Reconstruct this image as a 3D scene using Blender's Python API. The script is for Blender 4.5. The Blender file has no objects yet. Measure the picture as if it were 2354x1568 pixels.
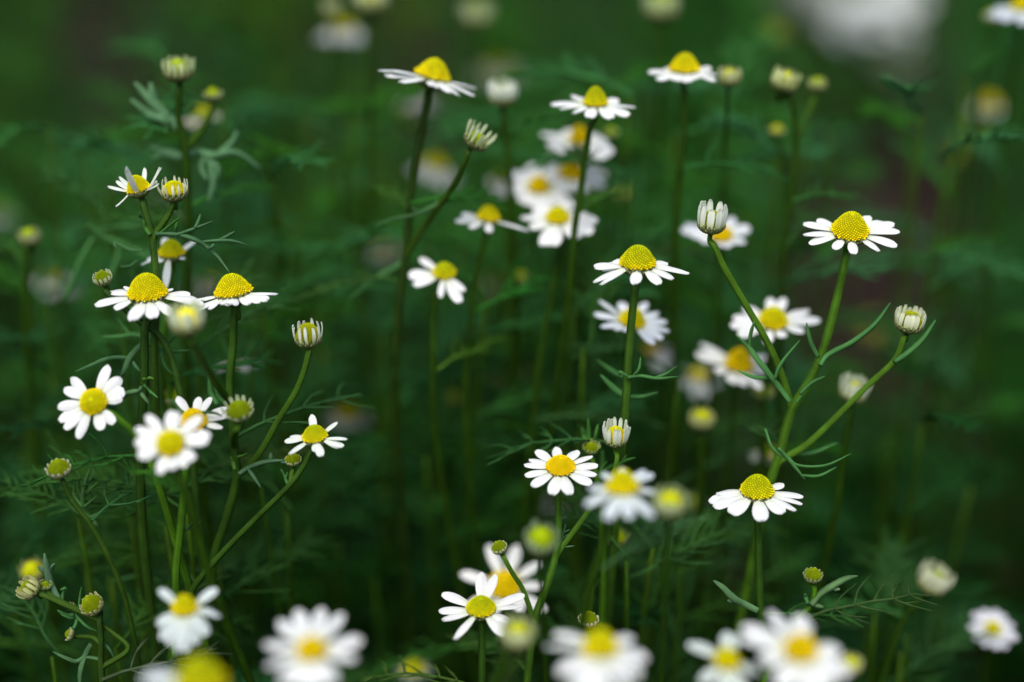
import bpy, math, random
import numpy as np
from mathutils import Vector, Matrix

R_ = math.radians
scene = bpy.context.scene
COL = scene.collection

# ------------------------------------------------------------------ camera
CAM_H, PITCH, LENS, FOCUS, FSTOP = 0.52, R_(25.0), 50.0, 0.40, 2.0
PXW, PXH = 2353.0, 1568.0                  # pixel frame used for measuring
F = LENS / 36.0 * PXW
CAM = Vector((0, 0, CAM_H))
FWD = Vector((0, math.cos(PITCH), -math.sin(PITCH)))
UP = Vector((0, math.sin(PITCH), math.cos(PITCH)))
RT = Vector((1, 0, 0))
cd = bpy.data.cameras.new('camera')
cam = bpy.data.objects.new('camera', cd)
COL.objects.link(cam)
cam.location = CAM
cam.rotation_euler = (R_(90) - PITCH, 0, 0)
cd.lens, cd.sensor_width, cd.clip_start, cd.clip_end = LENS, 36.0, 0.01, 200.0
cd.dof.use_dof = True
cd.dof.focus_distance = FOCUS
cd.dof.aperture_fstop = FSTOP
scene.camera = cam

# ------------------------------------------------------------------ light: soft overcast day
SUN_EL, SUN_AZ = R_(63), R_(197)
w = bpy.data.worlds.new("World")
scene.world = w
w.use_nodes = True
nt = w.node_tree
bg = nt.nodes['Background']
sky = nt.nodes.new('ShaderNodeTexSky')
sky.sky_type = 'NISHITA'
sky.sun_disc = False
sky.sun_elevation, sky.sun_rotation = SUN_EL, SUN_AZ
sky.air_density, sky.dust_density, sky.ozone_density = 1.0, 4.0, 1.0
nt.links.new(sky.outputs[0], bg.inputs[0])
bg.inputs[1].default_value = 0.15
sl = bpy.data.lights.new('sun', 'SUN')
sl.energy, sl.angle, sl.color = 1.5, R_(40), (1.0, 0.97, 0.92)
so = bpy.data.objects.new('sun', sl)
COL.objects.link(so)
sd = Vector((math.sin(SUN_AZ) * math.cos(SUN_EL), math.cos(SUN_AZ) * math.cos(SUN_EL), math.sin(SUN_EL)))
so.rotation_euler = sd.to_track_quat('Z', 'Y').to_euler()
so.location = sd * 5
vs = scene.view_settings
vs.view_transform, vs.look, vs.exposure, vs.gamma = 'Standard', 'None', 0.47, 1.0
vs.use_curve_mapping = False

# ------------------------------------------------------------------ helpers
BMAX = (LENS / 1000 / 2.85) / FOCUS * F   # blur disc of a point at infinity, px
def dep(b):                                # blur (px, + behind / - in front) -> metres
    return FOCUS / (1 - b / BMAX)
def P(x, y, d):
    return CAM + RT * ((x - PXW / 2) / F * d) + UP * (-(y - PXH / 2) / F * d) + FWD * d
def dvert(x, y, Y):                        # depth at which the pixel's ray meets the upright plane y = Y
    r = RT * ((x - PXW / 2) / F) + UP * (-(y - PXH / 2) / F) + FWD
    return Y / r.y

class MB:
    def __init__(s):
        s.v, s.f, s.c = [], [], []
    def add(s, verts, faces, col):
        o = len(s.v)
        s.v.extend(verts)
        s.f.extend([tuple(i + o for i in fc) for fc in faces])
        if isinstance(col, list):
            s.c.extend(col)
        else:
            s.c.extend([col] * len(verts))
    def build(s, name, mat, parent=None, org=None, off=None):
        org = org if org is not None else Vector((0, 0, 0))
        me = bpy.data.meshes.new(name)
        me.from_pydata([(p[0] - org.x, p[1] - org.y, p[2] - org.z) for p in s.v], [], s.f)
        ca = me.color_attributes.new('col', 'FLOAT_COLOR', 'POINT')
        ca.data.foreach_set('color', np.array([(c[0], c[1], c[2], 1.0) for c in s.c], dtype=np.float32).ravel())
        me.polygons.foreach_set('use_smooth', [True] * len(me.polygons))
        me.materials.append(mat)
        o = bpy.data.objects.new(name, me)
        COL.objects.link(o)
        if parent is not None:
            o.parent = parent
        if off is not None:
            o.location = off
        return o

def spline(pts, n=6):
    """centripetal Catmull-Rom through the points"""
    p = [Vector(q) for q in pts]
    p = [p[0]] + [b for a, b in zip(p, p[1:]) if (b - a).length > 1e-6]
    if len(p) < 2:
        p.append(p[0] + Vector((0, 0, -1e-4)))
    if len(p) < 3:
        p = [p[0], (p[0] + p[-1]) / 2, p[-1]]
    q = [p[0] * 2 - p[1]] + p + [p[-1] * 2 - p[-2]]
    out = []
    for i in range(1, len(q) - 2):
        a, b, c, d = q[i - 1], q[i], q[i + 1], q[i + 2]
        t0 = 0.0
        t1 = t0 + max(1e-5, (b - a).length) ** 0.5
        t2 = t1 + max(1e-5, (c - b).length) ** 0.5
        t3 = t2 + max(1e-5, (d - c).length) ** 0.5
        for k in range(n):
            t = t1 + (t2 - t1) * k / n
            A1 = a * ((t1 - t) / (t1 - t0)) + b * ((t - t0) / (t1 - t0))
            A2 = b * ((t2 - t) / (t2 - t1)) + c * ((t - t1) / (t2 - t1))
            A3 = c * ((t3 - t) / (t3 - t2)) + d * ((t - t2) / (t3 - t2))
            B1 = A1 * ((t2 - t) / (t2 - t0)) + A2 * ((t - t0) / (t2 - t0))
            B2 = A2 * ((t3 - t) / (t3 - t1)) + A3 * ((t - t1) / (t3 - t1))
            out.append(B1 * ((t2 - t) / (t2 - t1)) + B2 * ((t - t1) / (t2 - t1)))
    out.append(q[-2])
    return out

def tube(mb, pts, rad, col, sides=6, ridge=0.0, jit=0.0, rnd=random):
    n = len(pts)
    if callable(rad):
        rs = [rad(i / (n - 1)) for i in range(n)]
    else:
        rs = [rad] * n
    vs_, fs, cs = [], [], []
    prev = None
    for i, p in enumerate(pts):
        t = (pts[min(i + 1, n - 1)] - pts[max(i - 1, 0)])
        if t.length < 1e-9:
            t = Vector((0, 0, 1))
        t.normalize()
        if prev is None:
            a = Vector((0, 1, 0)) if abs(t.y) < 0.9 else Vector((1, 0, 0))
            x = t.cross(a).normalized()
        else:
            x = (prev - t * prev.dot(t)).normalized()
        prev = x
        y = t.cross(x)
        k = 1 + rnd.uniform(-jit, jit)
        for s in range(sides):
            ph = 2 * math.pi * s / sides
            rr = rs[i] * k * (1 + (ridge if s % 2 else -ridge))
            vs_.append(p + x * (math.cos(ph) * rr) + y * (math.sin(ph) * rr))
            c = col(i / (n - 1)) if callable(col) else col
            m = 0.8 if (ridge and s % 2 == 0) else 1.0
            cs.append((c[0] * m, c[1] * m, c[2] * m))
    for i in range(n - 1):
        for s in range(sides):
            s2 = (s + 1) % sides
            fs.append((i * sides + s, i * sides + s2, (i + 1) * sides + s2, (i + 1) * sides + s))
    fs.append(tuple(range(sides))[::-1])
    fs.append(tuple((n - 1) * sides + s for s in range(sides)))
    mb.add(vs_, fs, cs)

# ------------------------------------------------------------------ materials
def mat(name, rough=0.55, trans=0.0, tint=(1, 1, 1), nscale=0.0, namp=0.25, bump=0.0, bscale=900, spec=0.4):
    m = bpy.data.materials.new(name)
    m.use_nodes = True
    t = m.node_tree
    bs = t.nodes['Principled BSDF']
    out = t.nodes['Material Output']
    at = t.nodes.new('ShaderNodeAttribute')
    at.attribute_name = 'col'
    src = at.outputs['Color']
    tc = t.nodes.new('ShaderNodeTexCoord')
    if nscale:
        nz = t.nodes.new('ShaderNodeTexNoise')
        nz.inputs['Scale'].default_value = nscale
        nz.inputs['Detail'].default_value = 5
        t.links.new(tc.outputs['Object'], nz.inputs['Vector'])
        mr = t.nodes.new('ShaderNodeMapRange')
        mr.inputs[1].default_value, mr.inputs[2].default_value = 0.3, 0.7
        mr.inputs[3].default_value, mr.inputs[4].default_value = 1 - namp, 1 + namp
        t.links.new(nz.outputs['Fac'], mr.inputs[0])
        mx = t.nodes.new('ShaderNodeVectorMath')
        mx.operation = 'SCALE'
        t.links.new(src, mx.inputs[0])
        t.links.new(mr.outputs[0], mx.inputs['Scale'])
        src = mx.outputs[0]
    t.links.new(src, bs.inputs['Base Color'])
    bs.inputs['Roughness'].default_value = rough
    bs.inputs['Specular IOR Level'].default_value = spec
    if bump:
        n2 = t.nodes.new('ShaderNodeTexNoise')
        n2.inputs['Scale'].default_value = bscale
        t.links.new(tc.outputs['Object'], n2.inputs['Vector'])
        bp = t.nodes.new('ShaderNodeBump')
        bp.inputs['Strength'].default_value = bump
        bp.inputs['Distance'].default_value = 0.0004
        t.links.new(n2.outputs['Fac'], bp.inputs['Height'])
        t.links.new(bp.outputs[0], bs.inputs['Normal'])
    if trans:
        tr = t.nodes.new('ShaderNodeBsdfTranslucent')
        t.links.new(src, tr.inputs['Color'])
        ms = t.nodes.new('ShaderNodeMixShader')
        ms.inputs[0].default_value = trans
        t.links.new(bs.outputs[0], ms.inputs[1])
        t.links.new(tr.outputs[0], ms.inputs[2])
        t.links.new(ms.outputs[0], out.inputs['Surface'])
    return m

M_PETAL = mat('petal_tissue', 0.6, 0.40, nscale=300, namp=0.03, spec=0.2)
M_DISC = mat('yellow_florets', 0.8, 0.0, nscale=700, namp=0.12, spec=0.05)
M_STEM = mat('green_stem', 0.5, 0.0, nscale=160, namp=0.3, bump=0.5, spec=0.05)
M_CALYX = mat('green_bracts', 0.6, 0.0, nscale=500, namp=0.25, spec=0.12)
M_LEAF = mat('feathery_leaf', 0.5, 0.12, nscale=120, namp=0.3, spec=0.05)
M_UNDER = mat('undergrowth_leaf', 0.8, 0.2, nscale=0, spec=0.0)

C_STEM = (0.044, 0.125, 0.006)
C_STEM_L = (0.085, 0.18, 0.010)
C_LEAF = (0.055, 0.170, 0.048)
C_LEAF_G = (0.050, 0.160, 0.016)
C_WHITE = (0.87, 0.89, 0.87)
C_CREAM = (0.74, 0.78, 0.55)

def mixc(a, b, t):
    return tuple(a[i] * (1 - t) + b[i] * t for i in range(3))

# ------------------------------------------------------------------ flower heads
def petal(mb, base, ddir, n, e, bend, L, W, cw, cb, rnd, roll=0.0, nl=8, nw=6, frac=0.4):
    """a strap-shaped ray floret, two skins 0.2 mm apart, grooved, with a toothed tip"""
    side0 = n.cross(ddir).normalized()
    top, bot, ct = [], [], []
    pos = base.copy()
    teeth = [rnd.uniform(0.0, 0.035) for _ in range(nw + 1)]
    wav = rnd.uniform(-1, 1)
    for i in range(nl + 1):
        s = i / nl
        a = e + bend * (s - 0.5)
        tv = ddir * math.cos(a) + n * math.sin(a)
        nv = n * math.cos(a) - ddir * math.sin(a)
        if i:
            pos = pos + tv * (L / nl)
        ro = roll * s
        side = (side0 * math.cos(ro) + nv * math.sin(ro)).normalized()
        nn = (nv * math.cos(ro) - side0 * math.sin(ro)).normalized()
        ww = W * (frac + (1 - frac) * math.sin(min(s / 0.6, 1) * math.pi / 2)) * (1 - 0.22 * max(0, (s - 0.6) / 0.4) ** 2)
        for j in range(nw + 1):
            t = -1 + 2 * j / nw
            back = 0.0
            if s > 0.55:
                q = (s - 0.55) / 0.45
                back = L * q * (0.14 * abs(t) ** 3 + teeth[j])
            z = W * (-0.20 * t * t + 0.07 * math.cos(2 * math.pi * t) + 0.10 * wav * t * s)
            p = pos - tv * back + side * (ww * t) + nn * z
            top.append(p)
            bot.append(p - nn * 0.0002)
            k = max(0.0, 1 - s / 0.35)
            ct.append(mixc(cw, cb, k * 0.8))
    m = nw + 1
    N = len(top)
    fs = []
    for i in range(nl):
        for j in range(nw):
            a, b, c, d = i * m + j, i * m + j + 1, (i + 1) * m + j + 1, (i + 1) * m + j
            fs.append((a, b, c, d))
            fs.append((N + d, N + c, N + b, N + a))
    for i in range(nl):
        for j in (0, nw):
            a, d = i * m + j, (i + 1) * m + j
            fs.append((a, d, N + d, N + a) if j == 0 else (d, a, N + a, N + d))
    for j in range(nw):
        a, b = nl * m + j, nl * m + j + 1
        fs.append((a, N + a, N + b, b))
    mb.add(top + bot, fs, ct + ct)

def frame_for(tilt, lean):
    """axis of a head: world up, tipped towards the viewer by tilt and to the side by lean (degrees)"""
    n = Matrix.Rotation(R_(lean), 3, 'Y') @ (Matrix.Rotation(R_(tilt), 3, 'X') @ Vector((0, 0, 1)))
    u = (RT - n * RT.dot(n)).normalized()
    v = n.cross(u)
    return u, v, n

ICO_V, ICO_F = None, None
def ico():
    global ICO_V, ICO_F
    if ICO_V is None:
        g = (1 + 5 ** 0.5) / 2
        vv = [(-1, g, 0), (1, g, 0), (-1, -g, 0), (1, -g, 0), (0, -1, g), (0, 1, g), (0, -1, -g), (0, 1, -g), (g, 0, -1), (g, 0, 1), (-g, 0, -1), (-g, 0, 1)]
        ICO_V = [Vector(p).normalized() for p in vv]
        ICO_F = [(0, 11, 5), (0, 5, 1), (0, 1, 7), (0, 7, 10), (0, 10, 11), (1, 5, 9), (5, 11, 4), (11, 10, 2), (10, 7, 6), (7, 1, 8),
                 (3, 9, 4), (3, 4, 2), (3, 2, 6), (3, 6, 8), (3, 8, 9), (4, 9, 5), (2, 4, 11), (6, 2, 10), (8, 6, 7), (9, 8, 1)]
    return ICO_V, ICO_F

def disc_mesh(c, u, v, n, R, h, col_top, col_rim, florets, rnd, openring=0.25, pw=2.3):
    mb = MB()
    rings, seg = 9, 28
    def prof(r):
        return h * (1 - (r / R) ** pw)
    vs_, fs, cs = [c + n * (h * 0.98)], [], [col_top]
    for i in range(1, rings + 1):
        r = R * 0.97 * (i / rings) ** 0.8
        for s in range(seg):
            a = 2 * math.pi * s / seg
            vs_.append(c + (u * math.cos(a) + v * math.sin(a)) * r + n * (prof(r) * 0.98))
            k = r / R
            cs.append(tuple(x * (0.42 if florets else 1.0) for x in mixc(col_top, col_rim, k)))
    for s in range(seg):      # tuck-under
        a = 2 * math.pi * s / seg
        vs_.append(c + (u * math.cos(a) + v * math.sin(a)) * (R * 0.8) - n * (0.16 * R))
        cs.append(tuple(x * 0.8 for x in col_rim))
    for s in range(seg):
        fs.append((0, 1 + s, 1 + (s + 1) % seg))
    for i in range(rings):
        for s in range(seg):
            s2 = (s + 1) % seg
            fs.append((1 + i * seg + s, 1 + (i + 1) * seg + s, 1 + (i + 1) * seg + s2, 1 + i * seg + s2))
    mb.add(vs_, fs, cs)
    if florets:
        iv, if_ = ico()
        # equal-area spacing over the dome
        tab, A = [], 0.0
        K = 60
        for i in range(K):
            r0, r1 = R * i / K, R * (i + 1) / K
            A += (r0 + r1) / 2 * math.hypot(r1 - r0, prof(r1) - prof(r0))
            tab.append((A, r1))
        fr0 = math.sqrt(2 * A * math.pi / florets / math.pi) * 0.60 / math.sqrt(1.0)
        fr0 = math.sqrt(2 * math.pi * A / florets) * 0.40
        for i in range(florets):
            q = (i + 0.5) / florets * A
            j = 0
            while tab[j][0] < q and j < K - 1:
                j += 1
            r = tab[j][1] - R / K * (tab[j][0] - q) / max(tab[j][0] - (tab[j - 1][0] if j else 0), 1e-12)
            a = i * 2.39996323
            rad = u * math.cos(a) + v * math.sin(a)
            sl_ = -h * pw * (max(r, 1e-6) / R) ** (pw - 1) / R
            nv = (n - rad * sl_).normalized()
            p = c + rad * r + n * prof(r)
            k = i / florets
            fr = fr0 * (0.75 + 0.25 * k)
            st = 1.25
            cc = mixc(col_top, col_rim, k ** 1.2)
            if k > 1 - openring:
                o = rnd.random()
                if o < 0.55:
                    fr *= rnd.uniform(1.0, 1.45)
                    st = rnd.uniform(1.4, 2.3)
                    cc = mixc(cc, (0.80, 0.56, 0.004), rnd.uniform(0.2, 0.9))
            m = rnd.uniform(0.72, 1.15)
            cc = tuple(x * m for x in cc)
            vv = []
            for q_ in iv:
                d_ = q_.dot(nv)
                vv.append(p + (q_ + nv * (d_ * (st - 1))) * fr)
            mb.add(vv, if_, cc)
    return mb

def calyx_mesh(c, u, v, n, R, rnd, closed=False):
    """green cup of overlapping bracts that narrows into the stalk"""
    mb = MB()
    prof = [(0.16, -1.10), (0.19, -0.92), (0.30, -0.80), (0.58, -0.70), (0.84, -0.50), (0.98, -0.26), (0.99, -0.10), (0.80, -0.06)]
    seg = 28
    vs_, fs, cs = [], [], []
    for i, (r, z) in enumerate(prof):
        for s in range(seg):
            a = 2 * math.pi * s / seg
            k = 1 + (0.035 if s % 2 else -0.035) * (1 if 2 < i < 7 else 0)
            vs_.append(c + (u * math.cos(a) + v * math.sin(a)) * (R * r * k) + n * (R * z))
            g = (0.040, 0.095, 0.012) if s % 2 else (0.026, 0.052, 0.009)
            cs.append(g)
    for i in range(len(prof) - 1):
        for s in range(seg):
            s2 = (s + 1) % seg
            fs.append((i * seg + s, i * seg + s2, (i + 1) * seg + s2, (i + 1) * seg + s))
    mb.add(vs_, fs, cs)
    nb = 15
    for row, (z0, z1, r0, r1) in enumerate([(-0.62, -0.20, 0.72, 1.03), (-0.48, 0.02, 0.90, 1.05)]):
        for k in range(nb):
            a = 2 * math.pi * (k + 0.5 * row) / nb + rnd.uniform(-0.05, 0.05)
            rad = u * math.cos(a) + v * math.sin(a)
            tg = n.cross(rad)
            wv = R * 0.15
            g = mixc((0.05, 0.12, 0.015), (0.10, 0.17, 0.04), rnd.random())
            ed = (0.10, 0.075, 0.035)
            lo = c + rad * (R * r0) + n * (R * z0)
            hi = c + rad * (R * (r1 + 0.02)) + n * (R * (z1 + rnd.uniform(-0.05, 0.05)))
            mid = (lo + hi) / 2 + rad * (R * 0.07)
            pts = [lo - tg * wv * .6, lo + rad * R * .03, lo + tg * wv * .6, mid - tg * wv, mid + rad * R * .03, mid + tg * wv, hi - tg * wv * .55, hi + rad * R * .02 + n * R * .05, hi + tg * wv * .55]
            inn = [p - rad * (R * 0.04) for p in pts]
            f = [(0, 1, 4, 3), (1, 2, 5, 4), (3, 4, 7, 6), (4, 5, 8, 7)]
            ff = f + [tuple(9 + i for i in q[::-1]) for q in f] + [(0, 3, 12, 9), (3, 6, 15, 12), (6, 7, 16, 15), (7, 8, 17, 16), (8, 5, 14, 17), (5, 2, 11, 14)]
            cc = [ed, g, ed, ed, g, ed, (0.16, 0.14, 0.07), (0.20, 0.22, 0.10), (0.16, 0.14, 0.07)]
            mb.add(pts + inn, ff, cc + cc)
    return mb

class Z:
    """pixel reader: zoomed crop coordinates -> picture frame"""
    def __init__(s, x0, y0, w, zw=2348.0):
        s.x, s.y, s.k = x0 * 0.9624, y0 * 0.9624, w * 0.9624 / zw
    def __call__(s, x, y):
        return (s.x + x * s.k, s.y + y * s.k)

def make_head(parent, base, spec, rnd):
    """flower_head or flower_bud: calyx mesh with children disc and petals; returns the stalk end and axis"""
    g = spec.get
    d = dep(g('b', 0))
    px2m = d / F
    x, y = g('c')
    u, v, n = frame_for(g('tilt', 0), g('lean', 0))
    c = P(x, y, d)
    R = g('R') * px2m
    h = R * g('h', 1.0)
    kind = g('kind', 'flower')
    far = abs(g('b', 0)) > 26
    name = 'flower_head' if kind == 'flower' else 'flower_bud'
    cal = calyx_mesh(c - n * (0.02 * R), u, v, n, R * (0.93 if kind == 'flower' else 1.06), rnd)
    head = cal.build(name, M_CALYX, parent, c, c - base)
    ctop, crim = {'y': ((0.68, 0.68, 0.003), (0.86, 0.70, 0.002)), 'g': ((0.46, 0.54, 0.003), (0.72, 0.66, 0.003)),
                  'o': ((0.90, 0.68, 0.002), (0.88, 0.62, 0.002)), 'b': ((0.28, 0.38, 0.003), (0.19, 0.26, 0.003)),
                  'yb': ((0.42, 0.46, 0.004), (0.34, 0.36, 0.004))}[g('dc', 'y')]
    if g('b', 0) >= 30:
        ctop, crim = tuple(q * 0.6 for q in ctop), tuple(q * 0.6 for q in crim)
    nf = g('fl', 270 if abs(g('b', 0)) < 9 else (150 if not far else 90))
    if kind == 'bud':
        nf = g('fl', 320 if abs(g('b', 0)) < 9 else 0)
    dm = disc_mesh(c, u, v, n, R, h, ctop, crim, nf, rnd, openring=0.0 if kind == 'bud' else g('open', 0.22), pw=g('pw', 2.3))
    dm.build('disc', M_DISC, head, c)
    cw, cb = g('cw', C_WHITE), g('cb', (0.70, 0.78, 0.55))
    if g('b', 0) >= 30 and kind == 'flower':           # darker petal colours for heads far behind the focus
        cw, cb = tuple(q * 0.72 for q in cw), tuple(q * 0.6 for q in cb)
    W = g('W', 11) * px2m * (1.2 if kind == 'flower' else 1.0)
    e0, bend = R_(g('e', -6)), R_(g('bend', -30))
    plist = []
    u2 = (u.dot(RT), u.dot(UP)); v2 = (v.dot(RT), v.dot(UP)); n2 = (n.dot(RT), n.dot(UP))
    det = u2[0] * v2[1] - u2[1] * v2[0]
    if g('tips'):
        nom = g('rad', 2.6 * g('R')) * px2m
        for t in g('tips'):
            tx, ty = g('z')(t[0], t[1]) if g('z') else (t[0], t[1])
            e = R_(t[2]) if len(t) > 2 and t[2] is not None else e0 + R_(rnd.uniform(-3, 3))
            wk = t[3] if len(t) > 3 else rnd.uniform(0.85, 1.15)
            dx, dy = (tx - x) * px2m, -(ty - y) * px2m
            rho = nom
            rb = R * 0.85
            for _ in range(12):
                s = (rho - rb) * math.tan(max(-1.3, min(1.3, e)))
                ax, ay = dx - n2[0] * s, dy - n2[1] * s
                ca = (ax * v2[1] - ay * v2[0]) / det
                sa = (u2[0] * ay - u2[1] * ax) / det
                rho = max(rb + 0.15 * R, math.hypot(ca, sa) * 0.7 + rho * 0.3)
            az = math.atan2(sa, ca)
            rho = min(rho, nom * 1.3)
            L = min((rho - rb) / max(0.25, math.cos(e)), nom * 1.1)
            plist.append((az, e, L, W * wk))
    else:
        N = g('n', 14)
        ph = rnd.uniform(0, 6.28)
        rb = R * 0.85
        for k in range(N):
            az = ph + 2 * math.pi * k / N + rnd.uniform(-0.5, 0.5) * 3.6 / N * g('jit', 0.6)
            dg = math.degrees(az) % 360
            if any(a0 <= dg <= a1 or a0 <= dg - 360 <= a1 for a0, a1 in g('gaps', [])):
                continue
            e = e0 + R_(rnd.uniform(-1, 1) * g('ej', 8))
            L = (g('rad', 2.6 * g('R')) * px2m - rb) if kind == 'flower' else g('len', 1.3) * R
            L *= rnd.uniform(0.86, 1.06)
            plist.append((az, e, L, W * rnd.uniform(0.85, 1.15)))
    pm = None
    for (az, e, L, Wp) in plist:
        rad = u * math.cos(az) + v * math.sin(az)
        rb = 0.85 if kind == 'flower' else 0.98
        mb = MB() if not far else (pm or MB())
        petal(mb, c + rad * (R * rb) - n * (R * (0.10 if kind == 'flower' else 0.14)), rad, n, e, bend * rnd.uniform(0.6, 1.3), L, Wp, cw, cb, rnd,
              roll=R_(rnd.uniform(-22, 22)) * g('rollk', 1.0), nl=8 if not far else 5, nw=6 if not far else 4, frac=g('frac', 0.45))
        if far:
            pm = mb
        else:
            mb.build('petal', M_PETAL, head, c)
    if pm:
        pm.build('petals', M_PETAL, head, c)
    return c - n * (R * (1.02 if kind == 'flower' else 1.14)), n, d, R

# ------------------------------------------------------------------ leaves and stems
def frond(mb, root, dirv, L, rnd, r=0.00042, pairs=5, col=C_LEAF, droop=0.35, sides=4):
    """bipinnate thread leaf"""
    dirv = dirv.normalized()
    side = dirv.cross(Vector((0, 0, 1)))
    if side.length < 0.1:
        side = Vector((1, 0, 0))
    side.normalize()
    pts = []
    for i in range(7):
        t = i / 6
        pts.append(root + dirv * (L * t) + Vector((0, 0, -droop * L * t * t)) + side * (0.06 * L * math.sin(3 * t + rnd.random())))
    tube(mb, pts, lambda t: r * (1.5 - 0.9 * t), col, sides)
    for k in range(pairs):
        t = 0.22 + 0.72 * k / pairs
        f = t * 6
        i = int(f)
        p = pts[i] + (pts[min(i + 1, 6)] - pts[i]) * (f - i)
        ax = (pts[min(i + 1, 6)] - pts[i]).normalized()
        for sgn in (-1, 1):
            if rnd.random() < 0.12:
                continue
            ll = L * rnd.uniform(0.22, 0.38) * (1 - 0.45 * t)
            dv = (ax * rnd.uniform(0.5, 0.9) + side * sgn * rnd.uniform(0.7, 1.0) + Vector((rnd.uniform(-.3, .3), rnd.uniform(-.3, .3), rnd.uniform(-.1, .5)))).normalized()
            q = [p, p + dv * ll * 0.5, p + dv * ll + ax * ll * 0.25 + Vector((0, 0, rnd.uniform(-.15, .15) * ll))]
            tube(mb, spline(q, 2), lambda t: r * (1.05 - 0.65 * t), col, sides)
            for w_ in range(rnd.choice((0, 1, 2))):
                s0 = q[0] + (q[1] - q[0]) * rnd.uniform(0.5, 1.4)
                dv2 = (dv + ax * rnd.uniform(0.2, 0.9) + side * rnd.uniform(-.8, .8)).normalized()
                tube(mb, [s0, s0 + dv2 * ll * 0.25, s0 + dv2 * ll * 0.5], lambda t: r * (0.9 - 0.6 * t), col, sides)

def tag(o, label, cat, group=None):
    o['label'] = label
    o['category'] = cat
    if group:
        o['group'] = group

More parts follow.
